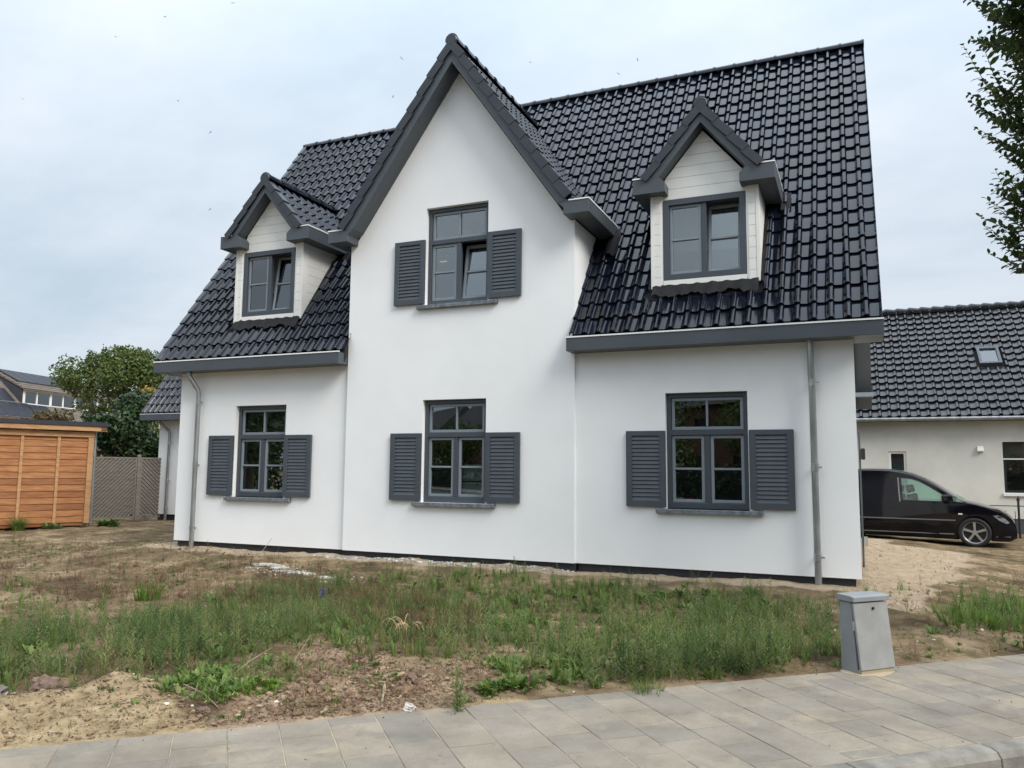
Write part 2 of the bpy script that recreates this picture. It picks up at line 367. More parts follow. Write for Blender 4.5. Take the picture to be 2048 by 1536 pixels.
class TileRoof:
    """collects tile placements; the 300 that show largest become parts, the others one joined part"""
    def __init__(s, me): s.me = me; s.p = []
    def plane(s, O, U, V, ncol, nrow, gauge, cover, keep, jitter=0.0016):
        U, V, O = Vector(U), Vector(V), Vector(O); Nn = U.cross(V)
        for j in range(nrow):
            for i in range(ncol):
                o = O + U*(i*cover) + V*(j*gauge); c = o + U*cover*.5 + V*gauge*.5
                if not keep(c, o, i, j): continue
                jz = rng.uniform(-1, 1)*jitter; tw = rng.uniform(-1, 1)*0.009; lean = rng.uniform(-1, 1)*0.022
                M4 = Matrix((( U.x, V.x, Nn.x, o.x), (U.y, V.y, Nn.y, o.y), (U.z, V.z, Nn.z, o.z), (0, 0, 0, 1)))
                M4 = M4 @ Matrix.Translation((0, rng.uniform(-1, 1)*.002, jz)) @ Matrix.Rotation(tw, 4, 'Y') @ Matrix.Rotation(lean*.5, 4, 'X')
                d = c - CAMP; face = abs(Nn.dot(d.normalized()))
                s.p.append((face/(d.length**2), M4))
    def build(s, parent, limit=300, name='roof_tile'):
        s.p.sort(key=lambda a: -a[0])
        for _, M4 in s.p[:limit]: inst(name, s.me, M4, parent)
        rest = s.p[limit:]
        if rest:
            V0 = np.array([v.co[:] for v in s.me.vertices]); n = len(V0)
            F0 = np.array([list(p.vertices) for p in s.me.polygons]); VV = []; FF = []
            for k, (_, M4) in enumerate(rest):
                A = np.array(M4); VV.append(V0 @ A[:3, :3].T + A[:3, 3]); FF.append(F0 + k*n)
            npmesh(name, np.concatenate(VV), F4=np.concatenate(FF), m=s.me.materials[0], parent=parent, smooth=True, kind='stuff')

# dormers: (centre x)
DORM = [1.672, 9.407]
DY, DB, DT, DAZ, DHW = 0.257, 3.915, 1.20, 6.45, 0.755   # face, foot, roof slope, tile ridge, half width
def zdorm(x, xc): return DAZ - DT*abs(x-xc)
def keep_main(c, o, i, j):
    x, y = c.x, c.y; z = zmain(y)
    dx = abs(x-CX)
    if dx < HW+(0.06 if j == 0 else -0.03) and z < 5.1: return False
    if dx < 2.3 and z < zgab(x)-0.02 and z > 5.12: return False
    if dx < HW-.03 and y < 0.5: return False
    for xc in DORM:
        q = abs(x-xc)
        if q < DHW-0.02 and DB-0.10 < z < zdorm(x, xc)-0.02: return False
        if q < 1.02 and 5.42 < z < zdorm(x, xc)-0.02: return False
    return True
TR = TileRoof(t_main)
V1 = (0, cA, sA)
TR.plane((-0.37, Y0R, Z0R), (1, 0, 0), V1, 59, 22, GAUGE, 12.0/59, keep_main)
# gable roof, both slopes, from the verge at y=-0.40 back to the valley
cG, sG = math.cos(GA), math.sin(GA)
GL = 1.985/cG; ng = 11; gg = (GL)/ng
zeg = AZ - GT*1.985
def keep_gab(c, o, i, j): return c.z > zmain(c.y) - 0.06 and c.y > -0.36
TR.plane((CX+1.985, -0.36, zeg), (0, 1, 0), (-cG, 0, sG), 20, ng, gg, COVER, keep_gab)
TR.plane((CX-1.985, -0.36+20*COVER, zeg), (0, -1, 0), (cG, 0, sG), 20, ng, gg, COVER, keep_gab)
DA = math.atan(DT); cD, sD = math.cos(DA), math.sin(DA)
for xc in DORM:
    h = 0.79; ze = DAZ-DT*h; nr = 4; gd = h/cD/nr
    kd = lambda c, o, i, j: c.z > zmain(c.y)-0.06 and c.y > 0.05 and not (abs(c.x-CX) < 2.25 and c.z < zgab(c.x))
    TR.plane((xc+h, 0.085, ze), (0, 1, 0), (-cD, 0, sD), 9, nr, gd, COVER, kd)
    TR.plane((xc-h, 0.085+9*COVER, ze), (0, -1, 0), (cD, 0, sD), 9, nr, gd, COVER, kd)
TR.build(roof)

# ridge tiles: half round with a collar
def ridge(p0, p1, r, step, m, cap=True):
    p0, p1 = Vector(p0), Vector(p1); d = (p1-p0); n = max(1, round(d.length/step)); d /= n; st = d.length; t = d.normalized()
    side = t.cross(Vector((0, 0, 1))).normalized(); up = side.cross(t)
    b = MB(); seg = 8
    def ring(y, rr): return [(rr*math.cos(math.pi*(1.12*k/seg-0.06)), y, rr*math.sin(math.pi*(1.12*k/seg-0.06))) for k in range(seg+1)]
    V = ring(0, r*1.12) + ring(0.045, r*1.12) + ring(0.05, r) + ring(st+.01, r*0.96); q = seg+1
    b.add(V, [(a*q+k, a*q+k+1, (a+1)*q+k+1, (a+1)*q+k) for a in range(3) for k in range(seg)], True)
    b.add(ring(0, r*1.12)+[(0, 0, -r*.1)], [(k, k+1, q) for k in range(seg)])
    me = bpy.data.meshes.new('ridge_tile'); me.from_pydata(b.v, [], b.f); me.update(); me.polygons.foreach_set('use_smooth', b.sm); me.materials.append(m)
    for k in range(n):
        o = p0 + d*k
        M4 = Matrix(((side.x, t.x, up.x, o.x), (side.y, t.y, up.y, o.y), (side.z, t.z, up.z, o.z), (0, 0, 0, 1)))
        inst('ridge_tile', me, M4, roof)
    if cap:
        s = MB(); k = 20
        P = [p0 - t*0.012 + (side*math.cos(2*math.pi*a/k) + up*math.sin(2*math.pi*a/k))*r*1.0 for a in range(k)]
        Q = [v + t*0.05 for v in P]
        s.add(P+Q, [tuple(range(k))[::-1], tuple(range(k, 2*k))] + [(a, (a+1) % k, k+(a+1) % k, k+a) for a in range(k)])
        s.build('ridge_end_disc', m_cap, roof, bev=0.012)
ridge((11.65, YR, ZR+0.02), (-0.40, YR, ZR+0.02), 0.085, 0.36, m_tile, cap=False)
ridge((CX+.035, -0.40, AZ+0.03), (CX+.035, 3.35, AZ+0.03), 0.098, 0.36, m_tile)
for xc in DORM: ridge((xc+.02, 0.03, DAZ+0.03), (xc+.02, 2.35, DAZ+0.03), 0.098, 0.36, m_tile)
# verge tiles: flat side pieces that step down the edge
def verge(apex, sgn, slope_ang, length, n, y, face, depth=0.13, flange=0.17):
    """pieces along a slope that lies in the xz plane; apex=(x,z) at the top; face=-1 looks to -y"""
    c, s_ = math.cos(slope_ang), math.sin(slope_ang); g = length/n
    U = Vector((sgn*c, 0, -s_)); Nn = Vector((sgn*s_, 0, c))
    b = MB()
    lift0, lift1 = 0.016, 0.038           # the lower end rides on the next piece
    P = []
    for (u, w, l) in ((0.0, 0, lift0), (g+.02, 0, lift1)):
        P += [U*u + Nn*(0.035+l) + Vector((0, 0, 0)), U*u + Nn*(0.035+l) + Vector((0, flange, 0)), U*u + Nn*(0.035+l-depth), U*u + Nn*(0.035+l-depth) + Vector((0, 0.02, 0)), U*u+Nn*(0.015+l)+Vector((0, 0.02, 0)), U*u+Nn*(0.015+l)+Vector((0, flange, 0))]
    P = [p + Vector((0, -l, 0)) for p, l in zip(P, [0]*6+[0.008]*6)]
    b.add(P, [(0, 1, 7, 6), (2, 0, 6, 8), (3, 2, 8, 9), (4, 3, 9, 10), (5, 4, 10, 11), (1, 5, 11, 7), (0, 2, 3, 4), (0, 4, 5, 1), (6, 10, 9, 8), (6, 7, 11, 10)])
    me, cc = b.mesh('verge_tile', m_cap, center=False)
    for k in range(n):
        inst('verge_tile', me, Matrix.Translation(Vector((apex[0], y, apex[1])) + U*(k*g)), roof)
verge((CX+.03, AZ-.01), 1, GA, 1.93/cG, 11, -0.41, -1); verge((CX+.03, AZ-.01), -1, GA, 1.96/cG, 11, -0.41, -1)
for xc in DORM:
    verge((xc+.01, DAZ-.005), 1, DA, 0.785/cD, 4, 0.02, -1, depth=0.115); verge((xc+.01, DAZ-.005), -1, DA, 0.80/cD, 4, 0.02, -1, depth=0.115)
# left verge of the main roof: flat pieces lying in the slope
b = MB().box(-0.055, 0.055, 0, GAUGE+.03, 0.0, 0.05); me_v = b.mesh('verge_tile', m_cap, center=False)[0]
for j in range(22):
    o = Vector((-0.385, Y0R, Z0R)) + Vector(V1)*(j*GAUGE)
    inst('verge_tile', me_v, Matrix(((1, 0, 0, o.x), (0, cA, -sA, o.y), (0, sA, cA, o.z), (0, 0, 0, 1))) @ Matrix.Translation((0, 0, 0.012)) @ Matrix.Rotation(-0.07, 4, 'X'), roof)
    o2 = o + Vector((11.985, 0, 0))
    inst('verge_tile', me_v, Matrix(((1, 0, 0, o2.x), (0, cA, -sA, o2.y), (0, sA, cA, o2.z), (0, 0, 0, 1))) @ Matrix.Translation((-0.012, 0, -0.035)) @ Matrix.Rotation(-0.07, 4, 'X') , roof)

# ---- gable bargeboards with boxed eaves
def barge(xc, y0, y1, ztop, zlow, slope, hw_in, xbox, zb0, zb1, parent, ywall, boxdepth, side_len):
    """two boards from the apex to the eave boxes, soffits behind them, boxed gutters running back"""
    for sg in (-1, 1):
        top = lambda x: ztop - slope*x; low = lambda x: zlow - slope*x
        xe = (ztop-zb1)/slope; xi = (zlow-zb1)/slope
        poly = [(xc, ztop), (xc+sg*xe, zb1), (xc+sg*(xi), zb1), (xc, zlow)]
        MB().prism(poly, [], y0, y0+0.03, fx).build('bargeboard', m_trim, parent)
        sp = [(xc, zlow), (xc+sg*xi, zb1), (xc+sg*xi, zb1+.03*1), (xc, zlow+0.05)]
        sp = [(xc, zlow+.001), (xc+sg*xi, zb1+.001), (xc+sg*(xi+.02), zb1+.022), (xc+sg*.0, zlow+0.05)]
        MB().prism(sp, [], y0+0.031, ywall-.001, fx).build('soffit', m_trim, parent)
        xin = (zlow-zb1)/slope + (0.0 if True else 0)
        # eave box: front piece reaching in to the board, then the gutter running back along the side
        e = MB().prism([(xc+sg*(hw_in), zb0), (xc+sg*xbox, zb0), (xc+sg*xbox, zb1-.001), (xc+sg*(xi), zb1-.001), (xc+sg*(hw_in), zb0+.6*(zb1-zb0)) ], [], y0+.002, ywall-.001, fx)
        e.box(xc+sg*(HWS[0]+0.002), xc+sg*xbox, ywall-.0005, side_len, zb0, zb1-.001)
        g = e.build('gutter_box', m_trim, parent, bev=0.003)
        e = MB().box(xc+sg*(xe+.01), xc+sg*(xbox+.004), y0-.006, y0+.012, zb1, zb1+.018)
        e.box(xc+sg*(xbox-.012), xc+sg*(xbox+.006), y0+.013, side_len, zb1, zb1+.018)
        e.build('gutter_edge', m_edge, g if parent is house else parent)
HWS = [HW]
barge(CX+.035, -0.375, 0, 7.906, 7.668, GT, HW-0.10, 2.245, 4.977, 5.168, house, YC, 0.3, 1.12)
# upstands and lead where eaves meet the roof
def lump(name, c, r, m, parent, sc=(1, 1, 1), seed=0, sub=2, amp=.25):
    bm = bmesh.new(); bmesh.ops.create_icosphere(bm, subdivisions=sub, radius=1)
    rr = random.Random(seed); 
    for v in bm.verts:
        k = 1 + amp*(rr.random()-.5)*2*.5 + amp*.5*math.sin(v.co.x*3+seed)*math.cos(v.co.y*4+seed*2)
        v.co = Vector((v.co.x*sc[0], v.co.y*sc[1], v.co.z*sc[2]))*r*k
    me = bpy.data.meshes.new(name); bm.to_mesh(me); bm.free(); me.materials.append(m)
    me.polygons.foreach_set('use_smooth', [True]*len(me.polygons)) if amp < .3 else None
    return inst(name, me, Matrix.Translation(c), parent)
def onroof(x, y, off=0.0): return Vector((x, y, zmain(y))) + Vector((0, -sA, cA))*off
def patch(name, x0, x1, y0, y1, off, m, parent, nx=10, ny=5, seed=1, wav=.012):
    rr = random.Random(seed); V = []; 
    for j in range(ny+1):
        for i in range(nx+1):
            x = x0+(x1-x0)*i/nx; y = y0+(y1-y0)*j/ny
            if j == 0: y += rr.uniform(-.02, .02)+.02*math.sin(i*.45+seed)
            V.append(onroof(x, y, off + wav*math.sin((x+.37)/COVER*2*math.pi+1.2)*(1-j/ny*.5) + rr.uniform(-.004, .004)))
    F = [(j*(nx+1)+i, j*(nx+1)+i+1, (j+1)*(nx+1)+i+1, (j+1)*(nx+1)+i) for j in range(ny) for i in range(nx)]
    return MB().add(V, F, True).build(name, m, parent)
patch('lead_flashing', CX+2.20, CX+2.38, 0.78, 1.12, 0.075, m_lead, roof, 5, 5, 3)
# ---- dormers
dface = lambda a, b, d: (a, d, b)
for xc in DORM:
    dm = empty('dormer', (xc, DY, DB), parent=house)
    HWS[0] = DHW-0.02
    hwp = DHW; pw = 0.172
    barge(xc+.012, 0.055, 0, 6.367, 6.222, DT, 0.515, 0.985, 5.275, 5.498, dm, DY+0.03, 0.2, 1.42)
    # front cladding boards
    zt = 6.19
    def clip(z0, z1):
        out = []
        for z in (z0, z1): out.append(min(hwp-pw+.02, max(0.0, (zt-z)/DT)))
        return out
    z = 5.215; k = 0
    while z < zt-0.02:
        z1 = min(z+0.158, zt); w0, w1 = clip(z, z1)
        P = [(xc-w0, z+.004), (xc+w0, z+.004)] + ([(xc+w1, z1), (xc-w1, z1)] if w1 > .004 else [(xc, z1)])
        MB().prism(P, [], DY+.028, DY+.055, fx).build('cladding_board', m_clad, dm, bev=0.003); z = z1
    MB().prism([(xc-hwp+.02, 5.21), (xc+hwp-.02, 5.21), (xc+hwp-.02, 5.3), (xc, 6.18), (xc-hwp+.02, 5.3)], [], DY+.056, DY+.09, fx).build('dormer_backing', m_clad, dm)
    # corner posts, boarded
    for sg in (-1, 1):
        xa, xb = xc+sg*(hwp-pw), xc+sg*hwp
        post = MB().box(xa, xb, DY+.004, DY+.14, DB-.002, 5.36).build('corner_post', m_clad, dm)
        z = DB
        while z < 5.30:
            z1 = min(z+.158, 5.34); a0, a1 = sorted((xa, xb))
            MB().box(a0+.030, a1-.045 if sg > 0 else a1-.03, DY-.006, DY+.0035, z+.004, z1-.001).build('cladding_board', m_clad, dm); z = z1
        MB().box(xb-sg*.04, xb+sg*.003, DY-.010, DY+.0036, DB-.004, 5.33).build('corner_strip', m_clad, dm)
        # cheek boards following the roof slope
        z = DB+.02
        while z < 5.33:
            z1 = min(z+.158, 5.34)
            ya = lambda zz: Y0R + (zz-Z0R)/tA
            P = [(DY+.145, z+.003), (max(DY+.15, ya(z)+.06), z+.003), (ya(z1)+.06, z1), (DY+.145, z1)]
            MB().prism(P, [], xb-sg*.022, xb-sg*.003, lambda a, b, d: (d, a, b)).build('cheek_board', m_clad, dm, bev=0.002); z = z1
    # window
    wx0, wx1 = xc-hwp+pw+.006, xc+hwp-pw-.006
    fw = 0.084; y0 = DY-.004
    xm = xc+.0
    w = MB().prism(rect(wx0, wx1, 4.022, 5.206), [rect(wx0+fw, wx1-fw, 4.022+fw, 5.206-fw)], y0, y0+.10, fx)
    w.box(xm-.036, xm+.036, y0+.03, y0+.095, 4.022+fw, 5.206-fw)
    frd = w.build('window', m_frame, dm, bev=0.004)
    for sd_, (a, b_) in enumerate(((wx0+fw, xm-.036), (xm+.036, wx1-fw))):
        c0, d0, sw = 4.022+fw, 5.206-fw, 0.042
        g = MB().prism(rect(a+.003, b_-.003, c0+.003, d0-.003), [rect(a+sw, b_-sw, c0+sw, d0-sw)], 0, 0.05, fx).box(a+sw, b_-sw, -.006, .03, (c0+d0)/2-.014, (c0+d0)/2+.014)
        y1 = y0+.045
        mw = Matrix.Translation((0, y1, 0))
        if sd_ == 1:
            mw = Matrix.Translation((0, y1+.035, c0)) @ Matrix.Rotation(R(-7.5), 4, 'X') @ Matrix.Translation((0, 0, -c0))
        g.build('sash', m_sash, dm, bev=0.003, world=mw)
        for (p, q) in ((c0+sw, (c0+d0)/2), ((c0+d0)/2, d0-sw)):
            MB().box(a+sw+.001, b_-sw-.001, .022, .028, p+.001, q-.001).build('pane', m_glass, dm, world=mw)
    MB().box(wx0-.002, wx1+.002, DY-.006, DY+.09, 3.948, 4.020).build('sill_board', m_clad, dm)
    MB().box(xc-hwp+.03, xc+hwp-.03, DY+.5, DY+.55, 4.3, 5.3).build('dormer_inner_wall', m_inner, dm)
    MB().box(xc-hwp+.05, xc+hwp-.05, DY+.10, DY+.5, 5.225, 5.27).build('dormer_ceiling', m_inner, dm)
    patch('lead_flashing', xc-hwp+.02, xc+hwp-.02, DY-.085, DY+.06, 0.054, m_lead, dm, 40, 4, 7, wav=.009)
    for sg in (-1, 1):
        patch('lead_flashing', xc+sg*(hwp+.01) if sg > 0 else xc-hwp-.05, xc+hwp+.05 if sg > 0 else xc-hwp-.01, DY+.02, 1.15, 0.045, m_lead, dm, 2, 8, 9, wav=.0)
    patch('lead_flashing', xc+.98, xc+1.12, 1.14, 1.36, 0.06, m_lead, dm, 4, 4, 5, wav=.004)
# ---- downpipes
def downpipe(top, pts, r=0.042, brackets=(), parent=house, yw=0.0, name='downpipe'):
    p = MB().tube(pts, r, 12).build(name, m_zinc, parent)
    for (x, y, z) in brackets:
        q = MB()
        for dz in (-.032, 0, .032): q.tube([(x, y, z+dz-.006), (x, y, z+dz+.006)], r*1.22, 12)
        q.tube([(x, y, z-.05), (x, y, z+.05)], r*1.10, 12).box(x-.01, x+.01, y, yw, z-.012, z+.012).box(x+r, x+r*2.0, y-.01, y+.01, z-.01, z+.01)
        q.build('pipe_bracket', m_steel, p)
downpipe(None, [(10.79, -.13, 3.0), (10.79, -.13, 2.75), (10.79, -.11, 2.55), (10.795, -.095, 2.45), (10.80, -.095, -.2)], brackets=[(10.80, -.095, 2.45), (10.80, -.095, 1.37), (10.80, -.095, 0.25)])
downpipe(None, [(.40, -.22, 3.0), (.40, -.22, 2.91), (.43, -.20, 2.85), (.50, -.11, 2.68), (.515, -.095, 2.60), (.515, -.095, -.2)], brackets=[(.515, -.095, 2.46), (.515, -.095, 1.34), (.515, -.095, 0.24)])
# ---- things seen through the panes
box_g = 'storage boxes behind the centre window'
for k, zz in enumerate((0.86, 1.13)):
    t = empty('storage_box', (5.93, .36, zz), ['lower clear storage box with white lid behind the middle ground floor window', 'upper clear storage box with white lid behind the middle ground floor window'][k], 'box', box_g)
    MB().prism([(5.70, zz), (6.12, zz), (6.145, zz+.22), (5.675, zz+.22)], [], .125, .36, fx).build('tub', m_plastic, t)
    MB().box(5.66, 6.16, .112, .375, zz+.222, zz+.245).build('lid', m_white, t, bev=.004)
    q = MB(); rr = random.Random(k)
    for i in range(9): q.obox((5.74+i*.042, .119, zz+.05+rr.random()*.06), (math.cos(rr.random()), 0, math.sin(rr.random()-.5)), (0, 1, 0), (0, 0, 1), (.035, .004, .022))
    q.build('paper_content', m_white, t)
t = MB().box(5.2, 6.17, .11, .5, .80, .857).build('window_ledge', m_inner, house)
pk = empty('card_box', (9.13, .2, .90), 'small pink and white card box standing inside the right ground floor window', 'box')
MB().box(9.08, 9.22, .17, .24, .895, .945).build('pink_side', m_pink, pk); MB().box(9.0, 9.079, .175, .24, .895, .95).build('white_side', m_white, pk)
MB().box(8.9, 9.97, .2, .24+.2, .83, .893).build('window_ledge', m_inner, house)
st = empty('floor_stand', (2.14, .7, 0), 'pale stand with short crossbar and a hanging white bag behind left ground floor window', 'stand')
MB().tube([(2.14, .7, 0), (2.14, .7, 1.75)], .02).build('pole', m_white, st); MB().box(2.03, 2.26, .685, .715, 1.62, 1.66).build('crossbar', m_white, st)
MB().prism([(2.05, .98), (2.22, .98), (2.20, 1.25), (2.07, 1.25)], [], .64, .66, fx).build('bag', m_white, st)
# ---------------------------------------------------------------- ground
TD = np.array([0.7336, 0.6796]); ND = np.array([0.6796, -0.7336])    # along and across the pavement
TA_ = math.atan2(TD[1], TD[0]); EDGE = 10.32; KERB = 11.955; ZT = -0.28
def vnoise(x, y, seed=0):
    x = np.asarray(x, float); y = np.asarray(y, float); xi = np.floor(x).astype(np.int64); yi = np.floor(y).astype(np.int64); xf = x-xi; yf = y-yi
    def h(a, b):
        n = (a*374761393 + b*668265263 + seed*982451653) & 0x7fffffff
        n = ((n ^ (n >> 13))*1274126177) & 0x7fffffff
        return ((n ^ (n >> 16)) & 0xffff)/65535.0
    u = xf*xf*(3-2*xf); v = yf*yf*(3-2*yf)
    return (h(xi, yi)*(1-u)+h(xi+1, yi)*u)*(1-v) + (h(xi, yi+1)*(1-u)+h(xi+1, yi+1)*u)*v
def fbm(x, y, seed=0, o=4):
    s = 0; a = .5
    for k in range(o): s = s + a*vnoise(np.asarray(x)*2**k, np.asarray(y)*2**k, seed+k*17); a *= .5
    return s/(1-.5**o)
def sstep(a, b, x): t = np.clip((x-a)/(b-a), 0, 1); return t*t*(3-2*t)
def pdist(poly, x, y):
    """signed distance to polygon, negative inside"""
    P = np.array(poly, float); x = np.asarray(x, float); y = np.asarray(y, float); d = np.full(x.shape, 1e9); ins = np.zeros(x.shape, bool)
    for (ax, ay), (bx, by) in zip(P, np.roll(P, -1, 0)):
        ex, ey = bx-ax, by-ay; t = np.clip(((x-ax)*ex+(y-ay)*ey)/(ex*ex+ey*ey), 0, 1); d = np.minimum(d, np.hypot(x-ax-t*ex, y-ay-t*ey))
        c = ((ay > y) != (by > y)) & (x < (bx-ax)*(y-ay)/((by-ay) if by != ay else 1e-9)+ax); ins ^= c
    return np.where(ins, -d, d)
PILE = [(6.3,-6.96),(6.24,-6.51),(6.68,-6.46),(7.35,-6.83),(7.82,-7.17),(7.6,-7.43),(7.32,-7.77),(7.0,-8.1),(5.9,-8.6),(6.0,-7.5)]
SAND2 = [(8.79,-6.22),(8.76,-5.8),(8.91,-5.55),(9.23,-5.58),(9.37,-5.78),(9.13,-6.04)]
DIRT = [(7.91,-7.23),(7.43,-6.8),(7.02,-5.97),(7.07,-5.18),(7.63,-5.12),(8.28,-5.37),(8.35,-4.8),(8.87,-5.09),(8.81,-5.68),(8.76,-6.29),(8.28,-6.8)]
WL = [(2.5,-5.9),(4.0,-5.4),(4.91,-4.99),(4.12,-3.21),(4.89,-1.83),(6.0,-2.6),(6.93,-4.54),(6.64,-5.17),(6.46,-5.68),(6.68,-6.13),(6.35,-6.29),(5.95,-6.73),(5.4,-7.3),(3.5,-7.5)]
WMID = [(5.85,-3.18),(5.34,-1.3),(6.59,-.75),(7.61,-.95),(8.85,-1.05),(10.07,-1.15),(11.0,-1.6),(11.15,-3.43),(10.48,-4.32),(10.23,-5.0),(9.74,-5.38),(9.25,-5.24),(8.52,-4.69),(7.38,-5.03)]
WRT = [(11.88,-2.3),(12.1,-1.0),(12.5,0.0),(13.5,.87),(14,0),(12.9,-2.1),(12.32,-2.54)]
SANDR = [(11.2,7.0),(13.4,6.9),(12.8,3.2),(12.3,0.4),(11.75,-1.2),(11.1,-.7),(10.9,.6)]
GREEN = [(7.1,-6.56),(7.18,-6.3),(7.44,-6.13),(7.57,-6.4),(7.3,-6.67)]
def ground(x, y, fine=True):
    x = np.asarray(x, float); y = np.asarray(y, float)
    n = x*ND[0]+y*ND[1]
    dh = np.hypot(np.maximum(np.maximum(-x, x-W), 0), np.maximum(np.maximum(-y, y-BY), 0))
    z = -0.255 + 0.165*(1-sstep(0.1, 2.8, dh)) - 0.04*sstep(11.5, 14, x)
    z = z + 0.10*(1-sstep(-0.25, 0.25, pdist(PILE, x, y)))*sstep(0, 0.9, EDGE-n)
    z = z + 0.035*(1-sstep(-0.3, 0.3, pdist(DIRT, x, y)))*sstep(0, .6, EDGE-n)
    amp = sstep(0.0, 0.5, EDGE-n)
    if fine:
        z = z + amp*(0.07*(fbm(x*1.3, y*1.3, 3)-.5) + 0.05*(fbm(x*5, y*5, 9)-.5) + 0.03*(fbm(x*17, y*17, 4, 3)-.5))
        lumpy = 1-sstep(-0.2, 0.3, pdist(DIRT, x, y)); z = z + amp*lumpy*0.09*np.maximum(0, fbm(x*7, y*7, 31)-.52)*2
    edgez = ZT+0.002
    z = np.where(n > EDGE-0.5, z*(1-sstep(-0.5, 0.0, n-EDGE)) + edgez*sstep(-0.5, 0.0, n-EDGE), z)
    z = z - 0.30*sstep(0.0, 0.16, n-EDGE-0.012*np.sin(x*9)) 
    return z
def axis(segs):
    out = []
    for a, b, st in segs: out += list(np.arange(a, b-1e-6, st))
    return np.array(out+[segs[-1][1]])
ta = axis([(-420, -60, 30), (-60, -22, 2.0), (-22, -10, .4), (-10, -5, .12), (-5, 9.5, .045), (9.5, 22, .25), (22, 60, 3), (60, 420, 30)])
na = axis([(-420, -60, 30), (-60, -26, 2.0), (-26, -8, .4), (-8, 2.5, .14), (2.5, 10.2, .05), (10.2, 10.6, .03), (10.6, 12.4, .3), (12.4, 40, 2), (40, 420, 40)])
T_, N_ = np.meshgrid(ta, na); gx = T_*TD[0]+N_*ND[0]; gyy = T_*TD[1]+N_*ND[1]
gz = ground(gx.ravel(), gyy.ravel()); gz = np.where(N_.ravel() > EDGE+.3, np.minimum(gz, -0.55), gz)
nx, ny = len(ta), len(na); idx = np.arange(nx*ny).reshape(ny, nx)
GF4 = np.stack([idx[:-1, :-1], idx[:-1, 1:], idx[1:, 1:], idx[1:, :-1]], -1).reshape(-1, 4)
px, py = gx.ravel(), gyy.ravel()
dh = np.hypot(np.maximum(np.maximum(-px, px-W), 0), np.maximum(np.maximum(-py, py-BY), 0))
wob = (fbm(px*2.2, py*2.2, 21)-.5)
sand = np.maximum(1-sstep(.35, .75, dh+wob*.5), 1-sstep(-.25, .15, pdist(SANDR, px, py)+wob*.8))
psand = np.maximum(1-sstep(-.15, .12, pdist(PILE, px, py)+wob*.35), .85*(1-sstep(-.12, .1, pdist(SAND2, px, py)+wob*.2)))
dirt = 1-sstep(-.2, .2, pdist(DIRT, px, py)+wob*.5)
zone = np.c_[np.clip(sand, 0, 1), np.clip(psand, 0, 1), np.clip(dirt, 0, 1)]
def soil_material():
    m = bpy.data.materials.new('soil'); m.use_nodes = True; t = m.node_tree; b = t.nodes['Principled BSDF']; b.inputs['Roughness'].default_value = 0.95; b.inputs['Specular IOR Level'].default_value = 0.15
    g = N(t, 'ShaderNodeNewGeometry').outputs['Position']
    def noise(sc, det=5, ro=.6):
        n = N(t, 'ShaderNodeTexNoise'); n.inputs['Scale'].default_value = sc; n.inputs['Detail'].default_value = det; n.inputs['Roughness'].default_value = ro; t.links.new(g, n.inputs[0]); return n.outputs[0]
    def ramp(f, a, ca, c, cb, mid=None):
        r = N(t, 'ShaderNodeValToRGB'); t.links.new(f, r.inputs[0]); e = r.color_ramp.elements; e[0].position = a; e[0].color = (*ca, 1); e[1].position = c; e[1].color = (*cb, 1)
        if mid: q = e.new(mid[0]); q.color = (*mid[1], 1)
        return r.outputs[0]
    def mix(f, a, c):
        n = N(t, 'ShaderNodeMix', data_type='RGBA'); t.links.new(f, n.inputs[0]); t.links.new(a, n.inputs[6]); t.links.new(c, n.inputs[7]); return n.outputs[2]
    base = ramp(noise(1.6, 8), .34, (.085, .054, .032), .66, (.42, .31, .19), (.5, (.235, .165, .095)))
    speck = noise(42, 3)
    base = mix(M(t, 'MULTIPLY', M(t, 'GREATER_THAN', noise(5, 8, .7), .53), .55), base, ramp(noise(23, 6), .3, (.05, .058, .026), .7, (.14, .125, .062)))
    sandc = ramp(noise(7, 8, .7), .3, (.33, .245, .165), .7, (.55, .44, .31))
    psandc = ramp(noise(6, 8, .7), .32, (.27, .19, .10), .66, (.60, .455, .27))
    dirtc = ramp(noise(4, 9, .75), .3, (.13, .075, .046), .64, (.56, .42, .29), (.46, (.31, .205, .13)))
    at = N(t, 'ShaderNodeAttribute', attribute_name='zone'); s = N(t, 'ShaderNodeSeparateColor'); t.links.new(at.outputs['Color'], s.inputs[0])
    def soft(v):
        return M(t, 'MINIMUM', M(t, 'MAXIMUM', M(t, 'MULTIPLY', M(t, 'SUBTRACT', M(t, 'ADD', v, M(t, 'MULTIPLY', M(t, 'SUBTRACT', noise(11, 6, .7), .5), 1.1)), .32), 2.6), 0), 1)
    col = mix(soft(s.outputs[2]), base, dirtc); col = mix(soft(s.outputs[1]), col, psandc); col = mix(soft(s.outputs[0]), col, sandc)
    # scattered pale grit
    vo = N(t, 'ShaderNodeTexVoronoi'); vo.inputs['Scale'].default_value = 34; t.links.new(g, vo.inputs[0])
    grit = M(t, 'MULTIPLY', M(t, 'LESS_THAN', vo.outputs['Distance'], .14), M(t, 'GREATER_THAN', noise(9, 2), .55))
    gc = N(t, 'ShaderNodeRGB'); gc.outputs[0].default_value = (.46, .42, .36, 1)
    col = mix(M(t, 'MULTIPLY', grit, .8), col, gc.outputs[0])
    t.links.new(col, b.inputs['Base Color'])
    bp = N(t, 'ShaderNodeBump'); bp.inputs['Strength'].default_value = 1.0; bp.inputs['Distance'].default_value = .04
    t.links.new(M(t, 'ADD', noise(28, 8, .7), M(t, 'MULTIPLY', noise(110, 3), .4)), bp.inputs['Height']); t.links.new(bp.outputs[0], b.inputs['Normal'])
    return m
m_soil = soil_material()
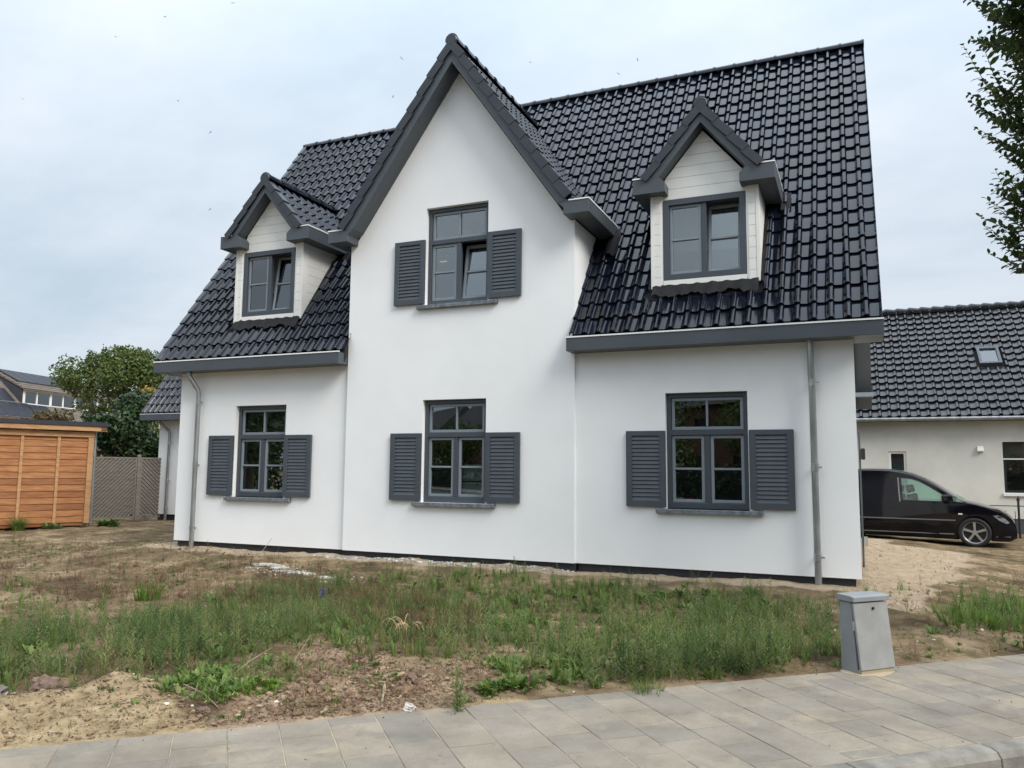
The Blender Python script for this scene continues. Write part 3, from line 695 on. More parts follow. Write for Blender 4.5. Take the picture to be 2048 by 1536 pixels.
gnd = npmesh('ground', np.c_[px, py, gz], F4=GF4, m=m_soil, attr={'zone': zone}, smooth=True, kind='structure')

# ---------------------------------------------------------------- pavement, kerb, road
def paver_material():
    m = bpy.data.materials.new('grey_concrete_paver'); m.use_nodes = True; t = m.node_tree; b = t.nodes['Principled BSDF']; b.inputs['Roughness'].default_value = .88; b.inputs['Specular IOR Level'].default_value = .25
    g = N(t, 'ShaderNodeNewGeometry').outputs['Position']; oi = N(t, 'ShaderNodeObjectInfo').outputs['Random']
    def noise(sc, det=5, ro=.6):
        n = N(t, 'ShaderNodeTexNoise'); n.inputs['Scale'].default_value = sc; n.inputs['Detail'].default_value = det; n.inputs['Roughness'].default_value = ro; t.links.new(g, n.inputs[0]); return n.outputs[0]
    r = N(t, 'ShaderNodeValToRGB'); t.links.new(noise(2.3, 8, .68), r.inputs[0]); e = r.color_ramp.elements; e[0].position = .3; e[0].color = (.185, .152, .108, 1); e[1].position = .72; e[1].color = (.30, .252, .187, 1)
    hv = N(t, 'ShaderNodeHueSaturation'); t.links.new(r.outputs[0], hv.inputs['Color']); t.links.new(M(t, 'ADD', M(t, 'MULTIPLY', oi, .24), .86), hv.inputs['Value']); t.links.new(M(t, 'ADD', M(t, 'MULTIPLY', oi, .25), .62), hv.inputs['Saturation'])
    # sand smears
    f = M(t, 'MULTIPLY', M(t, 'MINIMUM', M(t, 'MAXIMUM', M(t, 'MULTIPLY', M(t, 'SUBTRACT', noise(1.9, 9, .72), .54), 6), 0), 1), .75)
    mx = N(t, 'ShaderNodeMix', data_type='RGBA'); t.links.new(f, mx.inputs[0]); t.links.new(hv.outputs[0], mx.inputs[6]); mx.inputs[7].default_value = (.36, .305, .215, 1)
    f2 = M(t, 'MAXIMUM', M(t, 'MULTIPLY', M(t, 'GREATER_THAN', noise(95, 2), .64), .4), M(t, 'MULTIPLY', M(t, 'GREATER_THAN', noise(3.1, 10, .75), .60), .28))
    m2 = N(t, 'ShaderNodeMix', data_type='RGBA'); t.links.new(f2, m2.inputs[0]); t.links.new(mx.outputs[2], m2.inputs[6]); m2.inputs[7].default_value = (.12, .115, .105, 1)
    t.links.new(m2.outputs[2], b.inputs['Base Color'])
    bp = N(t, 'ShaderNodeBump'); bp.inputs['Strength'].default_value = .35; bp.inputs['Distance'].default_value = .004; t.links.new(noise(120, 4), bp.inputs['Height']); t.links.new(bp.outputs[0], b.inputs['Normal'])
    return m
m_pav = paver_material()
m_joint = mat('joint_sand', (.42, .36, .26), .95, var=1, vscale=1.6, col2=(.10, .085, .06))
m_kerb = mat('concrete_kerb', (.26, .24, .205), .9, var=1, vscale=5, col2=(.14, .13, .112), bump=.4, bscale=70)
m_asph = mat('asphalt', (.075, .073, .07), .9, var=.4, vscale=6, bump=.5, bscale=150)
def tn(t, n, z): return Vector((t*TD[0]+n*ND[0], t*TD[1]+n*ND[1], z))
TNM = lambda t, n, z: Matrix(((TD[0], -ND[0], 0, t*TD[0]+n*ND[0]), (TD[1], -ND[1], 0, t*TD[1]+n*ND[1]), (0, 0, 1, z), (0, 0, 0, 1)))
def tnbox(b, t0, t1, n0, n1, z0, z1): return b.obox(tn((t0+t1)/2, (n0+n1)/2, (z0+z1)/2), (TD[0], TD[1], 0), (-ND[0], -ND[1], 0), (0, 0, 1), ((t1-t0)/2, (n1-n0)/2, (z1-z0)/2))
walk = tnbox(MB(), -30, 40, EDGE, KERB-.002, -.6, ZT-.0042).build('pavement', m_joint, kind='structure')
def paver(w, d):
    b = MB().box(-w/2, w/2, -d/2, d/2, -.03, 0); me = b.mesh('paving_tile', m_pav, center=False)[0]
    bm = bmesh.new(); bm.from_mesh(me); top = [e for e in bm.edges if all(v.co.z > -.01 for v in e.verts)]
    bmesh.ops.bevel(bm, geom=top, offset=.0028, segments=1, affect='EDGES'); bm.to_mesh(me); bm.free(); return me
full = paver(.2928, .2922); half = paver(.2928, .1425); last = paver(.2928, .119)
S = .2995
ent = []
for i in range(-14, 44):
    t = 0.037 + i*S + S/2; n = EDGE + .002
    seq = ['h'] if i % 2 else []
    seq += ['f']*5 + ([] if i % 2 else ['l'])
    for k in seq:
        d = {'f': .2995, 'h': .15, 'l': .1275}[k]; c = tn(t, n+d/2, ZT)
        ent.append(((c-CAMP).length, {'f': full, 'h': half, 'l': last}[k], t, n+d/2, i)); n += d
ent.sort(key=lambda a: a[0])
ent = [e for e in ent if -1.6 < e[2] < 11]
for _, me, t, n, i in ent:
    inst('paving_tile', me, TNM(t, n, ZT + rng.uniform(-.0014, .0016)) @ Matrix.Rotation(rng.uniform(-.005, .005), 4, 'Z') @ Matrix.Rotation(rng.uniform(-.007, .007), 4, 'X') @ Matrix.Rotation(rng.uniform(-.007, .007), 4, 'Y'), walk)
kerb = empty('kerb', tn(4, KERB+.07, ZT)); setp(kerb, kind='structure')
kp = [(0, -.36), (0, -.004), (.02, 0.0), (.085, -.002), (.125, -.014), (.15, -.045), (.165, -.36)]
for k in range(-6, 14):
    t0 = .15+k*1.0; b = MB(); V = []
    for tt in (t0+.004, t0+.996): V += [tn(tt, KERB+a, ZT+z) for a, z in kp]
    b.add(V, [(i, (i+1) % 7, 7+(i+1) % 7, 7+i) for i in range(7)] + [tuple(range(7))[::-1], tuple(range(7, 14))], False)
    b.build('kerb_stone', m_kerb, kerb, bev=.004)
tnbox(MB(), -90, 120, KERB+.165, KERB+.165+7.5, -.8, ZT-.125).build('road', m_asph, kind='structure')
tnbox(MB(), -90, 120, KERB+.168, KERB+.168+.28, -.79, ZT-.121).build('gutter_strip', m_kerb, kind='structure')
tnbox(MB(), -90, 120, KERB+7.67, KERB+10.0, -.8, ZT).build('far_pavement', m_pav, kind='structure')
m_lawn = mat('lawn', (.06, .085, .03), .95, var=.4, vscale=3)
tnbox(MB(), -90, 120, KERB+10.001, KERB+60, -.8, ZT+.004).build('far_gardens', m_lawn, kind='structure')

# ---------------------------------------------------------------- grey street cabinet
m_cab = mat('grey_cabinet_paint', (.285, .285, .275), .5, var=.14, vscale=5); m_cab2 = mat('grey_cabinet_shaded', (.24, .252, .26), .45, var=.1, vscale=4)  # second grey is darker and bluer: shade of the side put into colour
cb = empty('street_cabinet', (11.40, -3.73, ZT), 'grey metal utility cabinet with sloping front door standing on the pavement edge', 'cabinet')
ca = math.radians(46.5); cu_ = Vector((math.cos(ca), math.sin(ca), 0)); cv_ = Vector((-math.sin(ca), math.cos(ca), 0))   # along the front / to the back
c0 = Vector((11.273, -3.869, ZT)); cw, cd, ch = .365, .215, .595
def cp3(u, v, z): return c0 + cu_*u + cv_*v + Vector((0, 0, z))
tilt = .062
def cpoly(name, m, u0, u1, prof, par=cb, bev=.004):
    b = MB(); n = len(prof); V = [cp3(u0, v, z) for v, z in prof] + [cp3(u1, v, z) for v, z in prof]
    b.add(V, [(i, (i+1) % n, n+(i+1) % n, n+i) for i in range(n)] + [tuple(range(n))[::-1], tuple(range(n, 2*n))]); return b.build(name, m, par, bev=bev)
cpoly('body', m_cab2, .004, cw-.004, [(.03, -.2), (.03+tilt, ch-.045), (cd, ch-.045), (cd, -.2)])
cpoly('door', m_cab, .0, cw, [(.0, .035), (.024, .035), (.024+tilt, ch-.05), (tilt, ch-.05)])
cpoly('lid', m_cab2, -.012, cw+.012, [(tilt-.014, ch-.04), (tilt-.014, ch), (tilt+.02, ch+.008), (cd+.01, ch+.012), (cd+.014, ch-.04)])
cpoly('plinth_skirt', mat('sandy_skirt', (.34, .29, .2), .9), .01, cw-.01, [(.012, -.2), (.012, .033), (.05, .033), (.05, -.2)], bev=0)
lk = MB(); a0 = cp3(cw*.54, tilt*.93-.004, ch-.095); lk.tube([a0, a0-cv_*.01], .011, 12); lk.build('lock', m_black, cb)
hg = MB(); a0 = cp3(-.004, .03+tilt*.6, ch*.62); hg.obox(a0, cu_, cv_, (0, 0, 1), (.006, .009, .035)); hg.build('hinge', m_cab, cb)
b = MB(); rr = random.Random(4); V = [cp3(cw/2, cd/2, .012)]; K = 26
for k in range(K):
    w_ = 2*math.pi*k/K; V.append(cp3(cw/2+math.cos(w_)*(.21+.05*rr.random()), cd/2-.0+math.sin(w_)*(.14+.05*rr.random()), .0015))
for k in range(K):
    w_ = 2*math.pi*k/K; V.append(cp3(cw/2+math.cos(w_)*.185, cd/2+math.sin(w_)*.11, .006+.004*rr.random()))
b.add(V, [(0, 1+K+k, 1+K+(k+1) % K) for k in range(K)] + [(1+k, 1+(k+1) % K, 1+K+(k+1) % K, 1+K+k) for k in range(K)], True)
b.build('loose_sand', mat('loose_sand', (.42, .34, .23), .95, bump=.4, bscale=90), kind='stuff')

# ---------------------------------------------------------------- neighbouring house on the right
YN = 14.2
nb = empty('neighbour_house', (14.5, YN, -.4), 'cream rendered bungalow with black tile roof and skylight, behind the black van', 'house')
m_cream = mat('weathered_cream_render', (.68, .66, .595), .92, var=1, vscale=.75, col2=(.55, .54, .49), bump=.15, bscale=60, detail=7)
m_tile2 = mat('satin_black_clay', (.016, .016, .018), .2, var=.5, vscale=5, spec=.55)
NX0, NX1 = 4.0, 26.0
NBW = (14.905, 17.3, .80, 2.165); NBS = (12.11, 12.557, .5, 1.909)
MB().prism(rect(NX0, NX1, -.5, 2.80), [rect(*NBW), rect(*NBS)], YN, YN+.3, fx).build('wall', m_cream, nb)
MB().box(NX0, NX1, YN-.012, YN+.02, -.6, .115).build('plinth', m_trim, nb)
MB().box(NX0+.3, NX1-.3, YN+3.0, YN+3.1, -.5, 2.8).box(NX0+.3, NX1-.3, YN+.3, YN+3, -.45, -.4).build('inner_wall', m_inner, nb)
# large window
xa, xb, za_, zb_ = NBW
f_ = MB().prism(rect(xa+.004, xb-.004, za_, zb_-.003), [rect(xa+.07, xb-.07, za_+.07, 1.66), rect(xa+.07, xb-.07, 1.755, zb_-.07)], YN+.06, YN+.14, fx).build('window', mat('black_frame', (.012, .013, .015), .4), nb)
MB().box(xa+.004, xb-.004, YN+.045, YN+.058, 1.688, 1.722).build('glazing_bar', m_white, f_)
for z0, z1 in ((za_+.071, 1.659), (1.756, zb_-.071)): MB().box(xa+.071, xb-.071, YN+.095, YN+.1, z0, z1).build('pane', m_glass, f_)
MB().box(xa-.04, xb+.05, YN-.05, YN+.05, za_-.09, za_-.003).build('window_sill', m_white, nb, bev=.005)
MB().box(xa+.08, xb-.08, YN+.25, YN+.26, 1.76, zb_).build('blind', m_inner, f_)
xa, xb, za_, zb_ = NBS
f2 = MB().prism(rect(xa+.003, xb-.003, za_, zb_-.003), [rect(xa+.06, xb-.06, za_+.06, zb_-.06)], YN+.03, YN+.12, fx).build('window', m_white, nb)
MB().box(xa+.061, xb-.061, YN+.07, YN+.075, za_+.061, zb_-.061).build('pane', m_glass, f2)
MB().box(xa+.061, xb-.061, YN+.13, YN+.135, za_+.061, zb_-.20).build('blind', mat('grey_blind', (.42, .44, .48), .7), f2)
v_ = MB().prism([(YN-.002, 1.89), (YN-.09, 1.90), (YN-.10, 1.93), (YN-.05, 2.04), (YN-.002, 2.05)], [], 14.30, 14.45, gy).build('wall_vent', m_white, nb, bev=.006)
# roof
NS = (6.66-2.93)/(18.5-13.95); NA = math.atan(NS); cN, sN = math.cos(NA), math.sin(NA)
zN = lambda y: 2.92 + (y-13.95)*NS
nr_ = MB(); P = []
for x in (NX0-.2, NX1+.2):
    for y, z in ((13.95, zN(13.95)-.03), (18.5, zN(18.5)-.03), (23.1, zN(13.95)-.03)): P += [(x, y, z), (x, y, z-.16)]
nr_.add(P, [(0, 6, 8, 2), (2, 8, 10, 4), (1, 3, 9, 7), (3, 5, 11, 9), (0, 2, 3, 1), (2, 4, 5, 3), (6, 7, 9, 8), (8, 9, 11, 10), (0, 1, 7, 6), (4, 10, 11, 5)])
nroof = nr_.build('roof', m_under, nb)
g_ = MB().tube([(NX0-.2, 13.86, 2.80), (NX1+.2, 13.86, 2.80)], .06, 10).build('gutter', m_zinc, nb)
gauge2 = .345; rows2 = int((18.5-13.95)/cN/gauge2)
t_nb = tile_mesh('roof_tile', gauge2, .245, m_tile2, .05)
SKX0, SKX1, SKY0, SKY1 = 14.68, 15.25, 15.80, 16.50
TR2 = TileRoof(t_nb)
TR2.plane((10.9, 13.85, zN(13.85)), (1, 0, 0), (0, cN, sN), 40, rows2+1, gauge2, .245, lambda c, o, i, j: not (SKX0-.1 < c.x < SKX1+.1 and SKY0-.12 < c.y < SKY1+.12), jitter=.004)
TR2.build(nroof)
for k in range(28):
    x = 11.2+k*.36
    MB().tube([(x, 18.5, zN(18.5)+.03), (x+.05, 18.5, zN(18.5)+.05), (x+.37, 18.5, zN(18.5)+.02)], [.10, .12, .095], 10).build('ridge_tile', m_tile2, nroof)
def roofbox(x0, x1, y0, y1, o0, o1): 
    c = Vector(((x0+x1)/2, (y0+y1)/2, zN((y0+y1)/2))); V = Vector((0, cN, sN)); Nn = Vector((0, -sN, cN))
    return (c+Nn*(o0+o1)/2, (1, 0, 0), V, Nn, ((x1-x0)/2, (y1-y0)/2/cN, (o1-o0)/2))
sk = MB()
for (a, b_, c_, d_) in ((SKX0, SKX0+.07, SKY0, SKY1), (SKX1-.07, SKX1, SKY0, SKY1), (SKX0+.07, SKX1-.07, SKY0, SKY0+.06), (SKX0+.07, SKX1-.07, SKY1-.06, SKY1)): sk.obox(*roofbox(a, b_, c_, d_, -.02, .11))
sko = sk.build('skylight', m_trim, nb)
MB().obox(*roofbox(SKX0+.071, SKX1-.071, SKY0+.061, SKY1-.061, .05, .06)).build('pane', m_glass, sko)
MB().obox(*roofbox(SKX0+.071, SKX1-.071, SKY0+.061, SKY1-.061, .0, .01)).build('blind', mat('skylight_blind', (.55, .58, .62), .6), sko)
# low railing in front of the bungalow
rl = empty('garden_railing', (14.9, 12.8, -.35), 'low black iron railing with pointed post behind the nose of the van', 'railing')
MB().tube([(14.98, 12.8, -.5), (14.98, 12.8, .62)], .028, 8).tube([(14.98, 12.8, .62), (14.98, 12.8, .66), (14.98, 12.8, .76)], [.03, .045, .004], 8).build('post', m_black, rl)
MB().tube([(13.6, 12.8, .50), (19, 12.8, .50)], .012, 6).build('rail', m_black, rl); MB().tube([(13.6, 12.8, .16), (19, 12.8, .16)], .012, 6).build('rail', m_black, rl)
for k in range(1, 26):
    x = 13.7+k*.2
    if abs(x-14.98) > .05: MB().tube([(x, 12.8, -.5), (x, 12.8, .38)], .008, 5).build('bar', m_black, rl)
# post with box beside the house corner
gp = empty('gate_post', (11.345, 2.2, -.2), 'thin dark post with small black box at right corner of the white house', 'post')
MB().tube([(11.330, 2.2, -.6), (11.330, 2.2, 1.92)], .014, 8).build('pole', m_trim, gp); MB().box(11.345, 11.405, 2.15, 2.25, 1.50, 1.67).build('letter_box', m_black, gp, bev=.01)
MB().box(11.345, 11.40, 2.17, 2.23, .23, .36).build('catch', m_steel, gp)
# ---------------------------------------------------------------- van
def apply_bool(o, cutters):
    for c in cutters:
        md = o.modifiers.new('cut', 'BOOLEAN'); md.operation = 'DIFFERENCE'; md.object = c; md.solver = 'EXACT'
    dg = bpy.context.evaluated_depsgraph_get(); dg.update()
    me = bpy.data.meshes.new_from_object(o.evaluated_get(dg)); o.modifiers.clear(); o.data = me
    for c in cutters: bpy.data.objects.remove(c)
VA = R(-8); VW = Matrix.Translation((13.60, 9.34, -.30)) @ Matrix.Rotation(VA, 4, 'Z') @ Matrix.Translation((0, .80, 0))
van = empty('parked_van', VW.translation - Vector((0.9, -.3, 0)), 'glossy black panel van parked on the sand between the two houses', 'van')
m_car = mat('black_car_paint', (.004, .004, .007), .07, spec=.32); m_chrome = mat('worn_alloy', (.42, .41, .40), .35, metal=.7)
m_lamp = mat('headlamp_lens', (.22, .24, .25), .08, spec=.8)
topo = [(-3.5, 1.0), (-3.46, 1.55), (-3.3, 1.64), (-2.6, 1.685), (-2.1, 1.695), (-1.7, 1.685), (-1.45, 1.65), (-1.2, 1.585), (-.95, 1.475), (-.75, 1.355), (-.5, 1.185), (-.27, 1.02), (-.12, .975), (.05, .94), (.2, .895), (.35, .845), (.5, .785), (.62, .715), (.71, .63), (.765, .53), (.785, .42)]
boto = [(-3.5, .30), (-3.4, .20), (-.9, .165), (.4, .15), (.65, .15), (.775, .22)]
txs, tzs = zip(*topo); bxs, bzs = zip(*boto)
ztop = lambda x: float(np.interp(x, txs, tzs)); zbot = lambda x: float(np.interp(x, bxs, bzs))
def halfw(x, z):
    w = .855 - (.03 if z < .3 else 0)
    w -= .20*max(0, (z-.93)/.75)**1.15                      # tumblehome of the cabin
    w -= .16*max(0, (x-.25)/.5)**2.2                        # rounded nose
    w -= .05*max(0, (-3.2-x)/.3)
    w += .012*math.exp(-((z-.72)/.12)**2)
    return w
xs = sorted(set([round(v, 3) for v in np.interp(np.linspace(0, 1, 64), np.linspace(0, 1, len(topo)), txs)]))
ring = 17
V = []; F = []
for x in xs:
    zt, zb = ztop(x), zbot(x)
    side = [zb + (zt-zb)*u for u in (0, .03, .12, .25, .38, .5, .62, .74, .85, .93, .975)]
    pts = [(halfw(x, z)*(.96 if k == 0 else 1), z) for k, z in enumerate(side)]
    wt = pts[-1][0]; dz = zt-pts[-1][1]
    pts += [(wt-.03, zt-dz*.35), (wt-.09, zt), (wt*.5, zt+.012), (0, zt+.018)]
    half = pts; full_ = [(-a, b) for a, b in half] + [(a, b) for a, b in half[-2::-1]]
    V += [(x, a, b) for a, b in full_]
m_ = len(full_); n_ = len(xs)
for i in range(n_-1):
    for k in range(m_-1): F.append((i*m_+k, i*m_+k+1, (i+1)*m_+k+1, (i+1)*m_+k))
    F.append((i*m_+m_-1, i*m_, (i+1)*m_, (i+1)*m_+m_-1))
F.append(tuple(range(m_))[::-1]); F.append(tuple((n_-1)*m_+k for k in range(m_)))
me = bpy.data.meshes.new('body'); me.from_pydata(V, [], F); me.update(); me.materials.append(m_car)
bm = bmesh.new(); bm.from_mesh(me); bmesh.ops.recalc_face_normals(bm, faces=bm.faces); bm.to_mesh(me); bm.free()
body = inst('body', me, VW.copy(), van)
WINP = [(-1.40, 1.00), (-.42, .985), (-.60, 1.13), (-.86, 1.30), (-1.06, 1.415), (-1.22, 1.47), (-1.42, 1.49)]
WINQ = [(-.375, .985), (-.155, .975), (-.31, 1.065), (-.40, 1.115)]
cut = []
for cxw in (0.0, -2.62):
    b = MB().tube([(cxw, -1.2, .33), (cxw, -.52, .33)], .355, 40, smooth=False).tube([(cxw, 1.2, .33), (cxw, .52, .33)], .355, 40, smooth=False)
    o = b.build('cutter', m_black); o.matrix_basis = VW @ o.matrix_basis; cut.append(o)
for pl in (WINP, WINQ):
    o = MB().prism(pl, [], -1.2, 1.2, fx).build('cutter', m_black); o.matrix_basis = VW @ o.matrix_basis; cut.append(o)
o = MB().box(-1.5, -.55, -.66, .66, .62, 1.42).build('cutter', m_black); o.matrix_basis = VW @ o.matrix_basis; 
bpy.data.objects.remove(o)
bpy.context.view_layer.update()
apply_bool(body, cut); body.data.polygons.foreach_set('use_smooth', [True]*len(body.data.polygons))
wnm = body.modifiers.new('edges', 'EDGE_SPLIT'); wnm.split_angle = R(32)
def onside(poly, name, m, off, sgn=-1, thick=.004, hole=None):
    """a skin piece that follows the body side"""
    b = MB(); 
    fn = lambda a, z, d: (a, sgn*(halfw(a, z)+d), z)
    b.prism(poly, [hole] if hole else [], off, off-thick, fn); return b.build(name, m, van, world=VW)
for sg in (-1, 1):
    onside(WINP, 'side_window', m_carglass, -.012, sg); onside(WINQ, 'quarter_window', m_carglass, -.012, sg)
def inset(poly, d):
    c = (sum(p[0] for p in poly)/len(poly), sum(p[1] for p in poly)/len(poly)); return [(c[0]+(a-c[0])*d, c[1]+(b-c[1])*d) for a, b in poly]
onside(inset(WINP, 1.07), 'window_seal', m_black, .004, -1, .006, WINP); onside(inset(WINQ, 1.15), 'window_seal', m_black, .004, -1, .006, WINQ)
strip = lambda x0, x1, z0, z1: [(x0+(x1-x0)*k/8, z0) for k in range(9)] + [(x1-(x1-x0)*k/8, z1) for k in range(9)]
m_strip = mat('grey_trim_strip', (.16, .165, .17), .35)
onside(strip(-2.35, -.36, .565, .59), 'rub_strip', m_strip, .016, -1, .02); onside(strip(-2.35, -.40, .265, .285), 'sill_strip', m_strip, .02, -1, .02)
onside([(-1.505, 1.50), (-1.475, 1.50), (-1.44, .96), (-1.47, .96)], 'pillar_strip', m_strip, .008, -1, .01)
for xx in (-1.50, -.42):
    onside([(xx-.003, .25), (xx+.003, .25), (xx+.003, .96), (xx-.003, .96)], 'door_gap', m_black, .0045, -1, .004)
for xx in (-1.67, -1.25): onside(strip(xx-.11, xx+.11, .80, .835), 'door_handle', m_car, .03, -1, .03)
onside(strip(-.30, -.22, .705, .735), 'side_indicator', m_white, .012, -1, .012)
onside([(.36, .70), (.44, .715), (.58, .645), (.66, .555), (.60, .535), (.47, .60)], 'headlight', m_lamp, .006, -1, .02)
onside(strip(.40, .66, .245, .262), 'bumper_strip', m_strip, .012, -1, .01)
for sg in (-1, 1):
    mb_ = MB().obox((-.52, sg*.93, 1.055), (1, 0, 0), (0, 1, 0), (0, 0, 1), (.085, .10, .09)); mb_.build('mirror', m_car, van, bev=.04, world=VW)
for px_ in (-.38, .38):
    s_ = MB().obox((-1.22, px_, .82), (1, 0, .2), (0, 1, 0), (-.2, 0, 1), (.07, .22, .30)).obox((-1.30, px_, 1.24), (1, 0, .2), (0, 1, 0), (-.2, 0, 1), (.045, .12, .09)); s_.build('seat', m_black, van, bev=.03, world=VW)
ws = MB(); P = []
for sg in (-1, 1):
    for a, z in ((-.27, 1.015), (-1.12, 1.515)): P.append((a+.005, sg*(halfw(a, z)-.16), z-.012))
ws.add([(p[0]+.006, p[1], p[2]+.008) for p in P], [(0, 1, 3, 2)]).build('windscreen', mat('dark_windscreen', (.006, .008, .008), .05, spec=.3), van, world=VW)
def wheel(x, y, sgn):
    w = MB(); seg = 36
    prof = [(.318, .09), (.325, .06), (.325, -.06), (.318, -.09), (.235, -.10), (.235, .10)]
    Vv = []
    for k in range(seg):
        a = 2*math.pi*k/seg
        Vv += [(x+math.cos(a)*r_, y+d, .325+math.sin(a)*r_) for r_, d in prof]
    q = len(prof); w.add(Vv, [(k*q+i, k*q+(i+1) % q, ((k+1) % seg)*q+(i+1) % q, ((k+1) % seg)*q+i) for k in range(seg) for i in range(q)], True)
    wh = w.build('wheel', m_black, van, world=VW)
    r = MB(); yo = y+sgn*.085
    for r0, r1, d in ((.245, .222, .0),):
        Vv = []
        for k in range(seg):
            a = 2*math.pi*k/seg; Vv += [(x+math.cos(a)*r0, yo+sgn*.012, .325+math.sin(a)*r0), (x+math.cos(a)*r1, yo+sgn*.006, .325+math.sin(a)*r1), (x+math.cos(a)*r1, yo-sgn*.12, .325+math.sin(a)*r1), (x+math.cos(a)*r0, yo-sgn*.12, .325+math.sin(a)*r0)]
        r.add(Vv, [(k*4+i, k*4+(i+1) % 4, ((k+1) % seg)*4+(i+1) % 4, ((k+1) % seg)*4+i) for k in range(seg) for i in range(4)], True)
    for k in range(5):
        a = 2*math.pi*k/5+.33; ra = Vector((math.cos(a), 0, math.sin(a))); rt = Vector((-math.sin(a), 0, math.cos(a))); c = Vector((x, yo, .325))
        P = []
        for d_ in (.0, -.03):
            for (u, h_) in ((.03, .020), (.228, .027)):
                P += [c+ra*u+rt*h_+Vector((0, sgn*d_, 0)), c+ra*u-rt*h_+Vector((0, sgn*d_, 0))]
        r.add(P, [(0, 1, 3, 2), (4, 6, 7, 5), (0, 2, 6, 4), (1, 5, 7, 3), (2, 3, 7, 6), (0, 4, 5, 1)])
    r.tube([(x, yo-sgn*.02, .325), (x, yo+sgn*.006, .325)], .052, 20)
    r.build('rim', m_chrome, wh, world=VW)
    MB().tube([(x, yo-sgn*.13, .325), (x, yo-sgn*.06, .325)], .225, 24).build('brake_disc', m_black, wh, world=VW)
for x in (0, -2.62):
    wheel(x, -.755, -1); wheel(x, .755, 1)
MB().box(-3.0, .5, -.5, .5, .16, .3).build('underbody', m_black, van, world=VW)

# ---------------------------------------------------------------- white garage behind, left
AY = 6.7; ax0 = -7.72
ga = empty('white_garage', (-5.4, 8.0, -.3), 'small white building with black tile roof, behind the left corner of the house', 'garage')
MB().box(ax0, -2.6, AY, AY+.25, -.08, 2.72).box(ax0, ax0+.25, AY+.251, 10.2, -.08, 2.72).box(-2.85, -2.6, AY+.251, 10.2, -.08, 2.72).box(ax0, -2.6, 9.95, 10.2, -.079, 2.719).build('wall', m_plaster, ga)
MB().box(ax0+.06, -2.65, AY+.05, 10.1, -.7, -.081).build('plinth', m_plinth, ga)
zA = lambda y: 2.87 + (y-AY+.42)*tA
b = MB(); P = []
for x in (-7.98, -2.4):
    for y, z in ((AY-.38, zA(AY-.38)-.03), (8.45, zA(8.45)-.03), (10.6, zA(AY-.38)-.03)): P += [(x, y, z), (x, y, z-.15)]
b.add(P, [(0, 6, 8, 2), (2, 8, 10, 4), (1, 3, 9, 7), (3, 5, 11, 9), (0, 2, 3, 1), (2, 4, 5, 3), (6, 7, 9, 8), (8, 9, 11, 10), (0, 1, 7, 6), (4, 10, 11, 5)])
gr_ = b.build('roof', m_under, ga)
g_ = MB().box(-8.0, -2.4, AY-.50, AY-.3, 2.64, 2.815).build('gutter_box', m_trim, ga, bev=.003); MB().box(-8.0, -2.4, AY-.505, AY-.485, 2.816, 2.83).build('gutter_edge', m_edge, g_)
MB().box(-7.95, -2.4, AY-.299, AY-.001, 2.645, 2.72).build('soffit', m_trim, ga)
TR3 = TileRoof(t_main); TR3.plane((-7.93, AY-.42, 2.85), (1, 0, 0), V1, 22, 9, GAUGE, COVER, lambda c, o, i, j: True); TR3.build(gr_)
for j in range(9):
    o = Vector((-7.94, AY-.42, 2.85)) + Vector(V1)*(j*GAUGE)
    inst('verge_tile', me_v, Matrix(((1, 0, 0, o.x), (0, cA, -sA, o.y), (0, sA, cA, o.z), (0, 0, 0, 1))) @ Matrix.Translation((0, 0, 0.012)) @ Matrix.Rotation(-0.07, 4, 'X'), gr_)
downpipe(None, [(-7.40, AY-.36, 2.66), (-7.38, AY-.33, 2.58), (-7.24, AY-.12, 2.36), (-7.22, AY-.09, 2.26), (-7.22, AY-.09, -.35)], r=.04, brackets=[(-7.22, AY-.09, 2.0), (-7.22, AY-.09, .9), (-7.22, AY-.09, .1)], parent=ga, yw=AY)

# ---------------------------------------------------------------- oblique frames for the things on the left
class Frame:
    def __init__(s, o, d):
        s.o = Vector(o); s.d = Vector((d[0], d[1], 0)).normalized(); s.q = Vector((-s.d.y, s.d.x, 0))   # q points away from the street
    def M(s): return Matrix(((s.d.x, s.q.x, 0, s.o.x), (s.d.y, s.q.y, 0, s.o.y), (0, 0, 1, s.o.z), (0, 0, 0, 1)))
def wood(name, c1, c2, sc=2.0, st=(1, 1, 9)):
    m = mat(name, c1, .7, var=1, vscale=sc, col2=c2, stretch=st, detail=7); return m
m_larch = wood('larch_board', (.42, .19, .07), (.26, .10, .032), 2.2); m_larch2 = wood('larch_beam', (.50, .29, .14), (.36, .19, .085), 3, (1, 1, 5))
m_larch3 = wood('dark_larch_board', (.32, .13, .046), (.20, .075, .024), 2.2)
m_felt = mat('roofing_felt', (.022, .026, .032), .6)
SH = Frame((-6.94, 3.61, 0), (.326, .945)); SM = SH.M()
shed = empty('wooden_shed', SH.o + Vector((-1.2, -.8, -.1)), 'flat roofed shed of orange larch boards with dark roof edge, at the left edge', 'shed')
z = -.12; k = 0
while z < 2.02:
    hgt = .158; z1 = min(z+hgt-.006, 2.03)
    MB().prism([(0, z), (-.022, z+.004), (-.008, z1), (0, z1)], [], -4.2, .165, lambda a, b_, d: (d, a, b_)).build('plank', [m_larch, m_larch, m_larch3, m_larch][rng.randrange(4)], shed, world=SM)
    z += hgt; k += 1
MB().box(-4.2, .16, .001, 3.0, -.2, 2.05).build('shed_core', m_larch3, shed, world=SM)
for s in (-1.45, -.63, -2.3, -3.15): MB().box(s-.035, s+.035, -.055, -.0225, -.15, 2.03).build('batten', m_larch2, shed, world=SM, bev=.004)
MB().box(.06, .17, -.06, -.0225, -.15, 2.03).build('corner_post', m_larch2, shed, world=SM, bev=.004)
